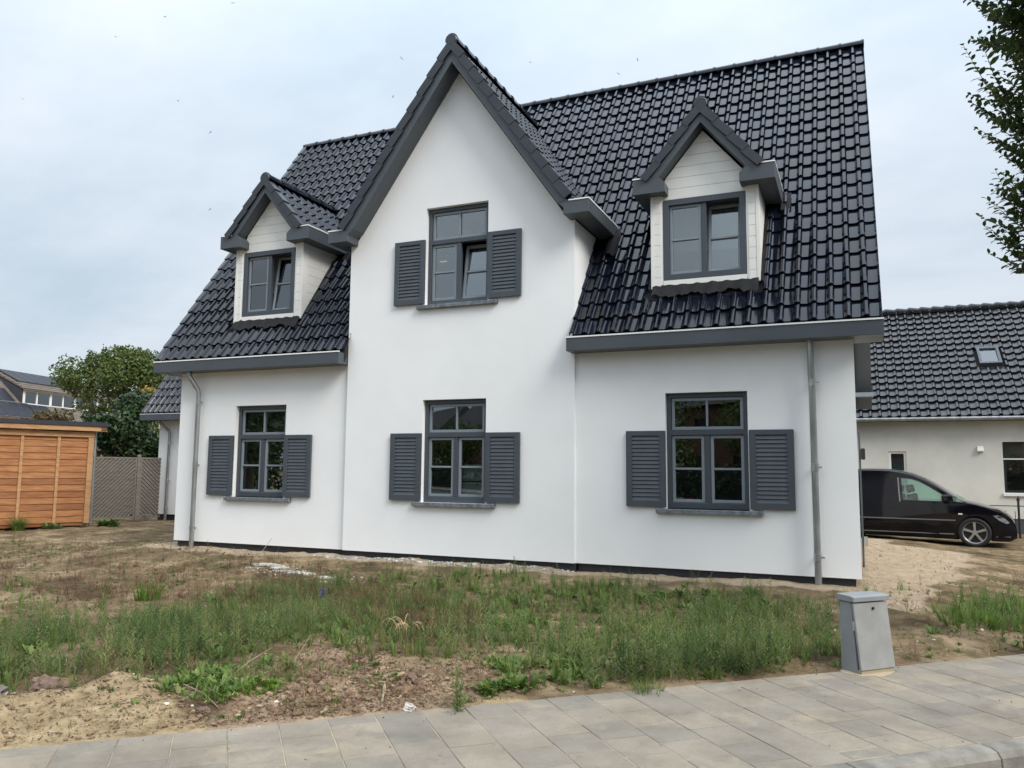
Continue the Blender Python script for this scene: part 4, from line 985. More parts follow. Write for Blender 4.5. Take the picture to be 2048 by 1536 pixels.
MB().box(.171, .20, -.05, .06, -.15, 2.03).build('corner_post', m_larch2, shed, world=SM, bev=.004)
MB().box(-4.3, .20, -.075, .02, 2.031, 2.165).build('beam', m_larch2, shed, world=SM, bev=.004)
MB().box(-4.4, .44, -.20, .0, 2.19, 2.315).build('fascia', m_larch2, shed, world=SM, bev=.004)
MB().box(.30, .44, -.20, 3.0, 2.19, 2.314).build('fascia', m_larch2, shed, world=SM)
MB().box(-4.42, .47, -.23, 3.1, 2.316, 2.42).build('roof_edge', m_felt, shed, world=SM)
MB().tube([(.26, .05, 2.18), (.26, .05, -.2)], .04, 10).build('downpipe', m_zinc, shed, world=SM)
# fence
FE = Frame((-8.42, 4.72, -.2), (.80, 1.95)); FM = FE.M(); m_grey = wood('weathered_fence_wood', (.25, .22, .185), (.15, .132, .112), 4)
fe = empty('lattice_fence', FE.o, 'weathered grey fence of diagonal wooden slats between shed and white garage', 'fence')
for s in (-.05, 1.52, 3.1): MB().box(s-.045, s+.045, -.045, .045, -.3, 1.84).build('post', m_grey, fe, world=FM)
for s0, s1 in ((0.0, 1.47), (1.57, 3.05)):
    MB().prism(rect(s0, s1, .03, 1.76), [rect(s0+.045, s1-.045, .075, 1.715)], -.02, .02, fx).build('panel_frame', m_grey, fe, world=FM)
    a, b_, c_, d_ = s0+.04, s1-.04, .07, 1.72; st = .112; sgn = 1 if s0 < 1 else -1
    k = -int((d_-c_)/st)-1
    while k < (b_-a)/st + (d_-c_)/st:
        # line  u - sgn... : point set u = a + k*st + t, z = c_ + t
        t0 = max(0, -k*st); t1 = min(d_-c_, (b_-a)-k*st)
        if t1-t0 > .05:
            u0, u1 = a+k*st+t0, a+k*st+t1
            if sgn < 0: u0, u1 = a+b_-u0, a+b_-u1
            p0, p1 = Vector((u0, 0, c_+t0)), Vector((u1, 0, c_+t1)); d = (p1-p0).normalized()
            MB().obox((p0+p1)/2, d, (0, 1, 0), (-d.z, 0, d.x), ((p1-p0).length/2, .010, .030)).build('slat', m_grey, fe, world=FM)
        k += 1
    MB().box(s0+.05, s1-.05, .021, .03, .08, 1.71).build('panel_gap_shade', mat('fence_shadow_board', (.018, .016, .014), .9) if 'fence_shadow_board' not in bpy.data.materials else bpy.data.materials['fence_shadow_board'], fe, world=FM)  # near-black sheet: the shade between the slats put into colour
MB().box(-7.55, -7.35, 6.05, 6.25, -.25, -.06).build('concrete_block', m_kerb, label='small pale concrete block on the ground by the fence and white garage', cat='block', bev=.01)

# ---------------------------------------------------------------- house with solar panels, far left
BG = Frame((-41.55, 26.0, 0), (-.27, .963)); BM_ = BG.M()
m_btile = mat('brown_grey_tiles', (.165, .13, .105), .8, var=1, vscale=1.4, col2=(.10, .085, .07), stretch=(1, 1, 6)); m_slate = mat('dark_cladding', (.035, .04, .047), .7); m_pv = mat('solar_panel', (.020, .021, .030), .45, spec=.25); m_brick = mat('brown_brick', (.17, .10, .07), .9, var=.4, vscale=4)
far = empty('terraced_house', BG.o, 'far brown tiled house with long white framed dormer and solar panels, beyond the shed', 'house')
MB().box(-9, 12, -1.3, 5, -.5, 4.45).build('wall', m_brick, far, world=BM_)
qz = lambda q: 5.52 + q*.95
b = MB()
for (s0, s1, q0, q1) in ((-9, -.001, -1.7, 2.7), (0, 12, -1.7, .05)):
    b.add([(s0, q0, qz(q0)), (s1, q0, qz(q0)), (s1, q1, qz(q1)), (s0, q1, qz(q1)), (s0, q0, qz(q0)-.2), (s1, q0, qz(q0)-.2), (s1, q1, qz(q1)-.2), (s0, q1, qz(q1)-.2)], [(0, 1, 2, 3), (7, 6, 5, 4), (0, 4, 5, 1), (1, 5, 6, 2), (2, 6, 7, 3), (3, 7, 4, 0)])
broof = b.build('roof', m_btile, far, world=BM_)
b = MB(); dz = lambda q: 6.62 + (q+.15)*.5
b.add([(-.05, -.2, dz(-.2)), (12, -.2, dz(-.2)), (12, 2.75, dz(2.75)), (-.05, 2.75, dz(2.75)), (-.05, -.2, dz(-.2)-.12), (12, -.2, dz(-.2)-.12), (12, 2.75, dz(2.75)-.12), (-.05, 2.75, dz(2.75)-.12)], [(0, 1, 2, 3), (7, 6, 5, 4), (0, 4, 5, 1), (1, 5, 6, 2), (2, 6, 7, 3), (3, 7, 4, 0)])
b.add([(-.05, 2.76, dz(2.75)), (12, 2.76, dz(2.75)), (12, 5.4, 6.4), (-.05, 5.4, 6.4)], [(0, 1, 2, 3)])
b.build('dormer_roof', m_btile, far, world=BM_)
q = MB()
for k in range(9):
    zq = -.2+2.95*k/9; q.box(-.06, 12, zq-.02, zq+.05, dz(zq)+.0, dz(zq)+.035)
q.build('tile_courses', m_btile, far, world=BM_)
MB().prism([(0.03, 5.5), (2.75, dz(2.75)-.13), (5.3, 6.25), (5.3, 5.3)], [], 0, .1, lambda a, b_, d: (d, a, b_)).prism([(0.03, 5.45), (.03, 6.5), (2.75, dz(2.75)-.13), (2.75, 6.0)], [], 0.0, .11, lambda a, b_, d: (d, a, b_)).build('dormer_cheek', m_slate, far, world=BM_)
for k in range(7): MB().box(-.012, -.001, .1+.16*k, 4.8, 5.75+.17*k+.0, 5.75+.17*k+.15).build('cladding_board', m_slate, far, world=BM_) if k < 6 else None
wf = MB().box(.12, 12, .02, .1, 5.47, 5.60).box(.12, 12, .02, .1, 6.42, 6.5)
ws_ = [.12, 1.42, 2.75, 4.1, 5.4, 6.7, 8.0, 9.3, 10.6, 11.9]
for s in ws_: wf.box(s, s+.22 if s in (.12, 2.75, 5.4, 8.0) else s+.14, .021, .099, 5.601, 6.419)
wfo = wf.build('window_band', m_white, far, world=BM_)
for k, s in enumerate(ws_[:-1]): MB().box(s+.221, ws_[k+1]-.001, .05, .06, 5.601, 6.419).build('pane', m_glass, wfo, world=BM_)
MB().box(.2, 11.9, .8, .9, 5.5, 6.4).build('inner_wall', mat('curtain', (.36, .36, .35), .9), far, world=BM_)
def pvrow(s0, n, w, q0, q1, zf, gap=.03):
    for k in range(n):
        a = s0+k*w
        V = [(a, q0, zf(q0)+.06), (a+w-gap, q0, zf(q0)+.06), (a+w-gap, q1, zf(q1)+.06), (a, q1, zf(q1)+.06)]; V += [(x, y, z_+.04) for x, y, z_ in V]
        fr_ = MB().add(V, [(0, 1, 5, 4), (1, 2, 6, 5), (2, 3, 7, 6), (3, 0, 4, 7), (0, 3, 2, 1)]).build('solar_panel', m_strip if zf is qz else m_pv, far, world=BM_)
        e = .035 if zf is qz else .008
        V = [(a+e, q0+e, zf(q0+e)+.1), (a+w-gap-e, q0+e, zf(q0+e)+.1), (a+w-gap-e, q1-e, zf(q1-e)+.1), (a+e, q1-e, zf(q1-e)+.1)]
        MB().add(V, [(0, 1, 2, 3)]).build('cells', m_pv, fr_, world=BM_)
pvrow(.5, 6, 1.02, .75, 2.55, dz); pvrow(-3.4, 4, .98, -1.15, -.05, qz); pvrow(-3.4, 3, .98, .0, 1.0, qz); pvrow(.3, 2, 1.0, -1.15, -.1, qz); pvrow(6.6, 2, 1.0, -1.15, -.1, qz)

# ---------------------------------------------------------------- trees and shrubs
def leaf_cards(P, Nn, size, rs, folded=False):
    """P centres, Nn rough normals -> arrays of quads"""
    n = len(P); r1 = rs.normal(size=(n, 3)); t = np.cross(Nn, r1); t /= np.linalg.norm(t, axis=1, keepdims=True)+1e-9
    b = np.cross(Nn, t); sz = size*(.6+.8*rs.random(n))[:, None]
    a = t*sz; c = b*sz*.55
    V = np.stack([P-a, P-c*1.0+a*.1, P+a, P+c*1.0+a*.1], 1).reshape(-1, 3)
    return V, np.arange(n*4).reshape(-1, 4)
def foliage(blobs, n, size, seed, up=.35):
    rs = np.random.default_rng(seed); P = []; Nn = []; tint = []
    w = np.array([b[3]**2 for b in blobs]); w = w/w.sum()
    for b, wi in zip(blobs, w):
        k = max(4, int(n*wi)); d = rs.normal(size=(k, 3)); d /= np.linalg.norm(d, axis=1, keepdims=True)
        lump_ = 1+.18*np.sin(d[:, 0]*7+b[0])*np.cos(d[:, 1]*6+b[1])+.12*np.sin(d[:, 2]*9+b[2])
        r_ = b[3]*(.55+.5*rs.random(k)**.6)*lump_
        p = np.array(b[:3])+d*r_[:, None]*np.array([1, 1, b[4] if len(b) > 4 else .85]); P.append(p)
        nn = d*.6+rs.normal(size=(k, 3))*.7+np.array([0, 0, up]); Nn.append(nn/np.linalg.norm(nn, axis=1, keepdims=True)); tint.append(np.clip(.5+.22*rs.normal(size=k)+.25*(rs.random()-.5), 0, 1))
    P = np.concatenate(P); Nn = np.concatenate(Nn); tint = np.concatenate(tint)
    V, F4 = leaf_cards(P, Nn, size, rs)
    return V, F4, np.repeat(tint, 4)
m_leafA = attrmat('oak_leaf', 'tint', [(0, (.035, .06, .016)), (.5, (.08, .12, .028)), (1, (.17, .18, .05))], .6, .25)
m_leafB = attrmat('laurel_leaf', 'tint', [(0, (.012, .028, .010)), (.5, (.026, .055, .017)), (1, (.06, .095, .03))], .4, .15)
m_leafY = attrmat('yellow_leaf', 'tint', [(0, (.16, .12, .02)), (1, (.42, .28, .05))], .6, .25)
m_leafR = attrmat('rusty_leaf', 'tint', [(0, (.05, .07, .02)), (.5, (.11, .09, .035)), (1, (.20, .095, .05))], .7, .2)
m_bark = mat('bark', (.09, .07, .05), .95, var=.4, vscale=6, bump=.6, bscale=25)
def tree(name, base, blobs, n, size, m, seed, label, cat, trunk_r=.2, group=None, limbs=5):
    t = empty(name, base, label, cat, group); rs = random.Random(seed)
    b = MB(); bx, by_, bz = base; ctr = np.mean([q[:3] for q in blobs], 0)
    b.tube([(bx, by_, bz-.2), (bx+.05, by_, bz+(ctr[2]-bz)*.5), (ctr[0], ctr[1], ctr[2])], [trunk_r*1.2, trunk_r*.8, trunk_r*.35], 8)
    for k in range(min(limbs, len(blobs))):
        q = blobs[k]; h0 = .35+.3*rs.random(); s = Vector((bx+(ctr[0]-bx)*h0, by_+(ctr[1]-by_)*h0, bz+(ctr[2]-bz)*h0))
        b.tube([s, s.lerp(Vector(q[:3]), .5)+Vector((0, 0, .15)), Vector(q[:3])], [trunk_r*.5, trunk_r*.3, trunk_r*.1], 6)
    b.build('trunk', m_bark, t)
    V, F4, ti = foliage(blobs, n, size, seed); npmesh('crown', V, F4=F4, m=m, parent=t, attr={'tint': ti})
    return t
rs_ = random.Random(8)
bl = [(-27.1, 21.2, 5.3, 2.0)]
for k in range(26):
    a = rs_.uniform(0, 6.28); e = rs_.uniform(.02, 1.35); rr_ = 2.05
    bl.append((-26.9+math.cos(a)*math.cos(e)*rr_*1.3, 21.3+math.sin(a)*math.cos(e)*rr_*1.3, 5.7+math.sin(e)*1.75, rs_.uniform(.65, .95)))
bl += [(-25.6+rs_.uniform(-.6, .9), 22.0+rs_.uniform(-.6, .6), rs_.uniform(3.2, 5.4), .9) for k in range(6)]
tree('broadleaf_tree', (-27.1, 21.2, -.3), bl, 22000, .09, m_leafA, 3, 'round olive green tree behind the far house, left of the white house', 'tree')
bl = []
for k in range(22):
    a = rs_.uniform(0, 6.28); hh = rs_.uniform(.3, 3.5); rr_ = .95*(1-.45*max(0, (hh-2)/1.6)**2)
    bl.append((-12.2+math.cos(a)*rr_*.9, 9.3+math.sin(a)*rr_*.9, hh, rs_.uniform(.5, .75)))
tree('evergreen_shrub', (-12.2, 9.3, -.3), bl, 12000, .075, m_leafB, 5, 'tall dark evergreen bush behind the lattice fence', 'bush', .08)
bl = []
for k in range(10): bl.append((-11.0+rs_.uniform(-.7, .9), 10.3+rs_.uniform(-.6, .6), rs_.uniform(.2, 2.1), rs_.uniform(.5, .7)))
tree('evergreen_shrub', (-10.9, 10.3, -.3), bl, 6000, .07, m_leafB, 6, 'lower dark bush in the gap between the fence and the white garage', 'bush', .06)
bl = [(-13.1+rs_.uniform(-.3, .5), 11.5+rs_.uniform(-.4, .4), 3.2+rs_.uniform(-.6, .9), rs_.uniform(.25, .4)) for k in range(9)]
tree('yellow_shrub', (-13.0, 11.6, -.3), bl, 2600, .06, m_leafY, 7, 'yellowing shrub peeking out above the roof of the white garage', 'bush', .05)
bl = [(-10.0+.3*rs_.uniform(-1.7, 1.7), 4.9+rs_.uniform(-.35, .35)*1.2, 2.35+rs_.uniform(-.3, .45), rs_.uniform(.16, .30)) for k in range(16)]
tree('rusty_shrub', (-10.0, 5.0, -.2), bl, 1900, .05, m_leafR, 9, 'sparse green and rust coloured shrub showing above the shed roof', 'bush', .04, limbs=12)
# hills of garden trees far beyond
for k, (x, y, hgt, rad) in enumerate([(-70, 62, 6, 4), (-58, 70, 5.5, 4), (-90, 40, 6, 5)]):
    bl = [(x+rs_.uniform(-rad, rad)*.7, y+rs_.uniform(-rad, rad)*.7, hgt*.55+rs_.uniform(-.2, .4)*hgt, rad*.5) for q in range(8)]
    tree('garden_tree', (x, y, -.3), bl, 1500, .3, m_leafA, 20+k, ['far garden tree beyond the solar panel house, middle one', 'far garden tree beyond the solar panel house, rightmost', 'far garden tree beyond the solar panel house, leftmost'][k], 'tree', .25)

# hornbeam at the right edge: leaves along rising twigs
def leaf_mesh():
    b = MB(); L = 1.0
    V = [(0, 0, 0), (.25, .22, .05), (.62, .24, .06), (1, 0, -.05), (.62, -.24, .06), (.25, -.22, .05), (.3, 0, 0), (.65, 0, 0)]
    b.add(V, [(0, 6, 1), (6, 7, 2, 1), (7, 3, 2), (0, 5, 6), (6, 5, 4, 7), (7, 4, 3)]); return b
m_leafH = attrmat('hornbeam_leaf', 'tint', [(0, (.03, .05, .016)), (.5, (.055, .09, .024)), (1, (.11, .14, .036))], .5, .3)
lb = leaf_mesh(); LV = np.array(lb.v); 
ht = empty('street_tree', (13.45, -2.62, -.28), 'dark green street tree whose pointed leaves hang into the upper right corner', 'tree')
AXX = Vector((13.45, -2.62, 0)); rt_ = random.Random(21)
bz_ = [2.85, 3.18, 3.45, 3.66, 3.9, 4.1, 4.57, 5.0, 5.45, 6.2, 7.2, 8.0]; bb_ = [.45, .88, 1.08, 1.20, .98, 1.02, 1.14, 1.18, 1.10, 1.05, .8, .3]
tw = MB(); Ls = []; tw.tube([(13.45, -2.62, -.5), (13.46, -2.60, 2.0), (13.44, -2.63, 5), (13.45, -2.6, 7.6)], [.13, .10, .06, .015], 10)
sig = [((12.27, -3.25, 5.06), (12.75, -3.0, 4.4)), ((12.40, -3.2, 5.16), (12.62, -3.05, 4.55)), ((12.60, -3.1, 5.12), (12.8, -3.0, 4.6)), ((12.50, -3.0, 3.98), (12.8, -2.8, 3.5)), ((12.40, -3.05, 3.72), (12.85, -2.8, 3.35)), ((12.66, -2.9, 3.20), (13.0, -2.75, 3.25))]
strands = [(Vector(a), Vector(b_)) for a, b_ in sig]
for k in range(1050):
    z = rt_.uniform(3.15, 7.9); a = rt_.uniform(0, 2*math.pi); r_ = np.interp(z, bz_, bb_)*rt_.uniform(.55, 1.0)
    tip = AXX + Vector((math.cos(a)*r_, math.sin(a)*r_, z)); root = AXX + Vector((math.cos(a)*r_*.35, math.sin(a)*r_*.35, max(2.95, z-rt_.uniform(.35, .75)))); strands.append((tip, root))
for si, (tip, root) in enumerate(strands):
    mid = root.lerp(tip, .5) + Vector((rt_.uniform(-.06, .06), rt_.uniform(-.06, .06), -.05))
    tw.tube([root, mid, tip], [.007, .004, .0015], 4, caps=False)
    L = (tip-root).length; n = int(L/.024); dirn = (tip-root).normalized()
    for q in range(n):
        f = (q+.5)/n; p = root.lerp(mid, f*2) if f < .5 else mid.lerp(tip, f*2-1)
        side = (1 if q % 2 else -1); sv = dirn.cross(Vector((0, 0, 1)));
        if sv.length < .1: sv = Vector((1, 0, 0))
        sv = (Matrix.Rotation(rt_.uniform(-.9, .9), 3, dirn) @ sv.normalized())*side
        ax = (sv*.85 + dirn*.5 + Vector((0, 0, -.15))).normalized(); s = rt_.uniform(.065, .112)*(1.0 if f < .85 else .65)
        nz_ = (Vector((rt_.uniform(-.4, .4), rt_.uniform(-.4, .4), 1))); ay = nz_.cross(ax).normalized(); az = ax.cross(ay)
        Ls.append((p, ax*s, ay*s, az*s, min(1, max(0, .45+.25*rt_.gauss(0, 1)))))
tw.build('trunk', m_bark, ht)
inf = []
for i, l in enumerate(Ls):
    d = l[0]-CAMP; zc_ = d.dot(cf); u = 1024+FPX*d.dot(cr)/zc_; v = 768-FPX*d.dot(cu)/zc_
    ok = 1880 < u < 2060 and -20 < v < 600
    inf.append((u if ok else 9999, i))
inf.sort(); sel = set(i for u, i in inf[:290] if u < 9999)
lm = []
for k in range(6):
    me = bpy.data.meshes.new('leaf'); me.from_pydata(lb.v, [], lb.f); me.update(); me.materials.append(m_leafH); at_ = me.attributes.new('tint', 'FLOAT', 'POINT'); at_.data.foreach_set('value', [k/5]*len(lb.v)); lm.append(me)
VV = []; F3 = []; F4 = []; tt = []; nb_ = 0
for i, (p, ax, ay, az, ti) in enumerate(Ls):
    if i in sel:
        inst('leaf', lm[int(ti*5.99) if ti < 1 else 5], Matrix(((ax.x, ay.x, az.x, p.x), (ax.y, ay.y, az.y, p.y), (ax.z, ay.z, az.z, p.z), (0, 0, 0, 1))), ht)
    else:
        A = np.array([ax, ay, az]); VV.append(LV @ A + np.array(p)); tt += [ti]*len(LV)
        F4 += [[a+nb_ for a in f] for f in lb.f if len(f) == 4]; F3 += [[a+nb_ for a in f] for f in lb.f if len(f) == 3]; nb_ += len(LV)
npmesh('crown', np.concatenate(VV), F3=F3, F4=F4, m=m_leafH, parent=ht, attr={'tint': np.array(tt)}, kind='stuff')
# ---------------------------------------------------------------- weeds
def gz1(x, y): return float(ground(np.array([x]), np.array([y]))[0])
def rpts(poly, n, soft, seed):
    rs = np.random.default_rng(seed); P = np.array(poly); lo = P.min(0)-soft; hi = P.max(0)+soft; q = lo+(hi-lo)*rs.random((n*12, 2)); d = pdist(poly, q[:, 0], q[:, 1]); q = q[(rs.random(len(q)) < 1-sstep(-soft, soft, d)) & (q @ ND < EDGE-.03)]; return q[:n]
def proto_mug(seed):
    """upright weed: stem with short side shoots and narrow leaves"""
    rs = np.random.default_rng(seed); V = []; F = []
    def quad(a, b, c, d): k = len(V); V.extend([a, b, c, d]); F.append((k, k+1, k+2, k+3))
    def stem(p, q, w):
        p, q = np.array(p), np.array(q); d = q-p; s = np.cross(d, [0.3, .2, 1]); s = s/(np.linalg.norm(s)+1e-9)*w; u = np.cross(d, s); u = u/(np.linalg.norm(u)+1e-9)*w
        quad(p-s, p+s, q+s*.5, q-s*.5); quad(p-u, p+u, q+u*.5, q-u*.5)
    def leaf(p, d, l, w):
        p = np.array(p); d = d/np.linalg.norm(d); s = np.cross(d, [0, 0, 1.0]); s /= np.linalg.norm(s)+1e-9
        m = p+d*l*.5+np.array([0, 0, l*.06]); e = p+d*l+np.array([0, 0, -l*.12]); k = len(V)
        V.extend([p, m+s*w, e, m-s*w]); F.append((k, k+1, k+2, k+3))
    h = 1.0; lean = rs.normal(size=2)*.10; top = np.array([lean[0], lean[1], h])
    ax = lambda t: np.array([lean[0]*t*t, lean[1]*t*t, h*t])
    for i in range(4): stem(ax(i/4), ax((i+1)/4), .006)
    n = 26
    for i in range(n):
        t = .10+.9*i/n; a = i*2.4+rs.random()*.6; p = ax(t); l = .20*(1-.62*t)*(.7+.6*rs.random())
        d = np.array([np.cos(a), np.sin(a), .55+.7*rs.random()])
        if i % 3 == 0 and t < .85:
            q = p+d/np.linalg.norm(d)*l*1.5; stem(p, q, .003)
            for j in range(7):
                f = (j+1)/7; a2 = a+(1 if j % 2 else -1)*(.9+.4*rs.random()); leaf(p+(q-p)*f, np.array([np.cos(a2), np.sin(a2), .7]), l*.42, l*.06)
        else: leaf(p, d, l, l*.10)
    return np.array(V), np.array(F)
def proto_grass(seed, n=16, spread=.35, wid=.016):
    rs = np.random.default_rng(seed); V = []; F = []
    for i in range(n):
        a = rs.random()*6.28; r = rs.random()*.12; p = np.array([np.cos(a)*r, np.sin(a)*r, 0]); d = np.array([np.cos(a+rs.normal()*.6), np.sin(a+rs.normal()*.6), 0]); h = .55+.45*rs.random(); sp = spread*(.4+rs.random())
        s = np.array([-d[1], d[0], 0])*wid; pr = None
        for j in range(4):
            t = j/3; c = p+d*sp*t*t+np.array([0, 0, h*(t-.25*t*t*sp*2)]); w = s*(1-t*.92); V += [c-w, c+w]
            if j: k = len(V); F.append((k-4, k-3, k-1, k-2))
    return np.array(V), np.array(F)
def proto_leafy(seed, n=16):
    rs = np.random.default_rng(seed); V = []; F = []
    for i in range(n):
        a = rs.random()*6.28; e = .25+.9*rs.random(); l = .35+.5*rs.random(); d = np.array([np.cos(a)*np.cos(e), np.sin(a)*np.cos(e), np.sin(e)]); p = np.array([np.cos(a), np.sin(a), 0])*.08
        s = np.array([-np.sin(a), np.cos(a), 0])*l*.11; b = p+d*l*.35; m = p+d*l*.7+np.array([0, 0, .02]); t = p+d*l+np.array([0, 0, -.10*l]); k = len(V)
        V += [p, b-s*.8, b+s*.8, m-s, m+s, t]; F += [(k, k+2, k+1, k), (k+1, k+2, k+4, k+3), (k+3, k+4, k+5, k+5)]
    F = [tuple(f) for f in F]
    return np.array(V), F
def proto_twig(seed):
    rs = np.random.default_rng(seed); V = []; F = []
    for i in range(9):
        a = rs.random()*6.28; el = .3+1.1*rs.random(); l = .4+.6*rs.random(); d = np.array([np.cos(a)*np.cos(el), np.sin(a)*np.cos(el), np.sin(el)]); s = np.cross(d, rs.normal(size=3)); s /= np.linalg.norm(s); b = d*l*.5; e = d*l+rs.normal(size=3)*.08*l
        w = .007
        k = len(V); V += [-s*w, s*w, b-s*w, b+s*w, e-s*w*.4, e+s*w*.4]; F += [(k, k+1, k+3, k+2), (k+2, k+3, k+5, k+4)]
        for j in range(4):
            p = b+(e-b)*rs.random(); q = p+rs.normal(size=3)*.13; k = len(V); V += [p, p+s*.012, q, q-s*.010]; F.append((k, k+1, k+2, k+3))
    return np.array(V), np.array(F)
def scatter(name, protos, pts, hs, m, seed, label=None, **kw):
    rs = np.random.default_rng(seed); VV = []; F4 = []; F3 = []; tt = []; off = 0
    zz = ground(pts[:, 0], pts[:, 1])
    for k in range(len(pts)):
        V, F = protos[rs.integers(len(protos))]; a = rs.random()*6.28; c, s = np.cos(a), np.sin(a); h = hs[k]
        X = V*h; X = np.c_[X[:, 0]*c-X[:, 1]*s, X[:, 0]*s+X[:, 1]*c, X[:, 2]] + np.array([pts[k, 0], pts[k, 1], zz[k]-.005]); VV.append(X)
        tt.append(np.full(len(V), np.clip(.48+.24*rs.normal()+.5*(fbm(pts[k, 0]*1.7, pts[k, 1]*1.7, 5, 3)-.5), 0, 1)))
        for f in F:
            u = []
            for i in f:
                if i+off not in u: u.append(i+off)
            (F4 if len(u) == 4 else F3).append(u)
        off += len(V)
    return npmesh(name, np.concatenate(VV), F3=F3 or None, F4=F4 or None, m=m, attr={'tint': np.concatenate(tt)}, **kw)
def samp(poly, n, soft, seed, dens=None):
    """random points, denser inside the polygon, thinned by noise"""
    rs = np.random.default_rng(seed); P = np.array(poly); lo = P.min(0)-soft; hi = P.max(0)+soft; out = []
    while sum(len(o) for o in out) < n:
        q = lo+(hi-lo)*rs.random((n*3, 2)); d = pdist(poly, q[:, 0], q[:, 1]); keep = rs.random(len(q)) < (1-sstep(-soft, soft, d))*sstep(.36, .62, fbm(q[:, 0]*1.5, q[:, 1]*1.5, seed, 3))
        nn = q @ ND; keep &= (nn < EDGE-.06); keep &= ~((q[:, 1] > -.28) & (q[:, 0] > -.3) & (q[:, 0] < W+.3)); out.append(q[keep])
    return np.concatenate(out)[:n]
mug = [proto_mug(k) for k in range(9)]; gra = [proto_grass(k) for k in range(8)]; lea = [proto_leafy(k) for k in range(7)]; twg = [proto_twig(k) for k in range(6)]; gra2 = [proto_grass(k+40, 12, .55, .010) for k in range(6)]
m_mug = attrmat('grey_green_weed', 'tint', [(0, (.06, .10, .038)), (.4, (.125, .19, .065)), (.75, (.21, .265, .09)), (1, (.36, .32, .15))], .75, .3)
m_gra = attrmat('meadow_grass', 'tint', [(0, (.075, .13, .025)), (.5, (.14, .22, .05)), (1, (.28, .28, .11))], .6, .3)
m_lea = attrmat('broad_weed_leaf', 'tint', [(0, (.06, .105, .022)), (.5, (.11, .18, .038)), (1, (.20, .25, .065))], .6, .25)
m_dry = attrmat('dry_stalk', 'tint', [(0, (.10, .06, .035)), (.5, (.20, .14, .075)), (1, (.36, .29, .17))], .85, .1)
m_dryg = attrmat('fading_grass', 'tint', [(0, (.075, .08, .025)), (.5, (.14, .14, .05)), (1, (.25, .21, .10))], .8, .2)
R_ = np.random.default_rng(2)
q = np.concatenate([samp(WL, 1000, .4, 1), samp(WMID, 850, .3, 2), samp(WRT, 25, .3, 3), samp([(2.5, -6.2), (4.2, -5.4), (5.4, -5.0), (6.3, -5.6), (6.2, -6.3), (5.2, -7.2), (3.4, -7.6)], 420, .2, 71), samp([(9.4, -5.3), (10.3, -4.9), (10.9, -4.3), (10.6, -3.9), (9.4, -4.8)], 160, .12, 12)]); hh = .15+.20*R_.random(len(q))
nn = q @ ND; hh *= .75+.35*sstep(6, 9.5, nn); scatter('upright_weeds', mug, q, hh, m_mug, 3, kind='stuff')
q = np.concatenate([samp(WMID, 900, .35, 5), samp(WRT, 330, .25, 6), samp(WL, 420, .5, 7), samp([(-3, -4.5), (4, -3.6), (11, -.9), (14, 2), (13, -2), (8, -5.2), (4, -6), (-2, -6)], 700, .4, 8)]); scatter('grass_tufts', gra, q, .10+.15*R_.random(len(q)), m_gra, 4, kind='stuff')
q = np.concatenate([samp(WMID, 200, .25, 9), samp(WL, 150, .4, 10), samp(WRT, 50, .2, 11), samp([(8.9, -5.6), (9.6, -5.3), (9.3, -5.0)], 25, .15, 12)]); scatter('leafy_weeds', lea, q, .08+.12*R_.random(len(q)), m_lea, 5, kind='stuff')
ALL = [(-9, 0), (-2, .6), (4, -.9), (11, -1.2), (14.5, 5), (15.5, -1), (12.4, -2.9), (8, -6.8), (6, -8), (0, -8), (-9, -4)]
q = np.concatenate([samp(ALL, 1500, .3, 13), samp(DIRT, 90, .2, 14), samp(WL, 200, .5, 15)]); scatter('dry_stalks', twg, q, .05+.11*R_.random(len(q)), m_dry, 6, kind='stuff')
q = np.concatenate([samp(ALL, 5500, .3, 16), samp([(-9, 1), (-1, 1.2), (-.6, 6), (-6, 5.5), (-9, 3)], 500, .3, 17), samp([(11.8, 8), (16, 9), (16, 0), (13, -1.4), (12.2, 1)], 420, .3, 19)]); scatter('fading_grass', gra2, q, .035+.065*R_.random(len(q)), m_dryg, 7, kind='stuff')
q = np.concatenate([samp([(6.6, -5.2), (7.6, -5.9), (7.4, -6.6), (6.9, -6.7), (6.6, -6.0)], 160, .15, 73), samp([(8.4, -5.0), (9.6, -5.6), (9.2, -4.7)], 130, .15, 74), samp(WL, 260, .3, 75), samp(WMID, 260, .3, 76)]); scatter('low_leafy_clumps', gra + lea, q, .06+.10*R_.random(len(q)), m_gra, 77, kind='stuff')
q = np.concatenate([samp(ALL, 3200, .3, 26), samp(DIRT, 60, .1, 27)]); scatter('low_green_growth', lea, q, .03+.04*R_.random(len(q)), m_lea, 8, kind='stuff')
RUST = [(4.3, -2.2), (6.4, -2.3), (7.8, -3.0), (7.6, -4.6), (6.0, -3.6), (4.2, -3.4)]
q = np.concatenate([samp(RUST, 700, .5, 33), samp([(-6, -3), (3, -1.3), (5.5, -2), (4.5, -4), (0, -5.5), (-6, -6)], 620, .4, 44), samp(ALL, 600, .3, 34), samp(WL, 200, .4, 35)]); scatter('rusty_dry_weeds', twg + mug[:3], q, .09+.14*R_.random(len(q)), attrmat('rusty_stalk', 'tint', [(0, (.07, .035, .025)), (.5, (.15, .075, .05)), (1, (.24, .15, .09))], .85, .1), 36, kind='stuff')
# bright green ground cover patch
q = samp(GREEN, 420, .10, 18); scatter('ground_cover', lea, q, .028+.03*R_.random(len(q)), attrmat('chickweed', 'tint', [(0, (.10, .19, .02)), (1, (.20, .30, .05))], .5, .3), 9, label='bright green low ground cover patch by the bare brown soil', kind='stuff')
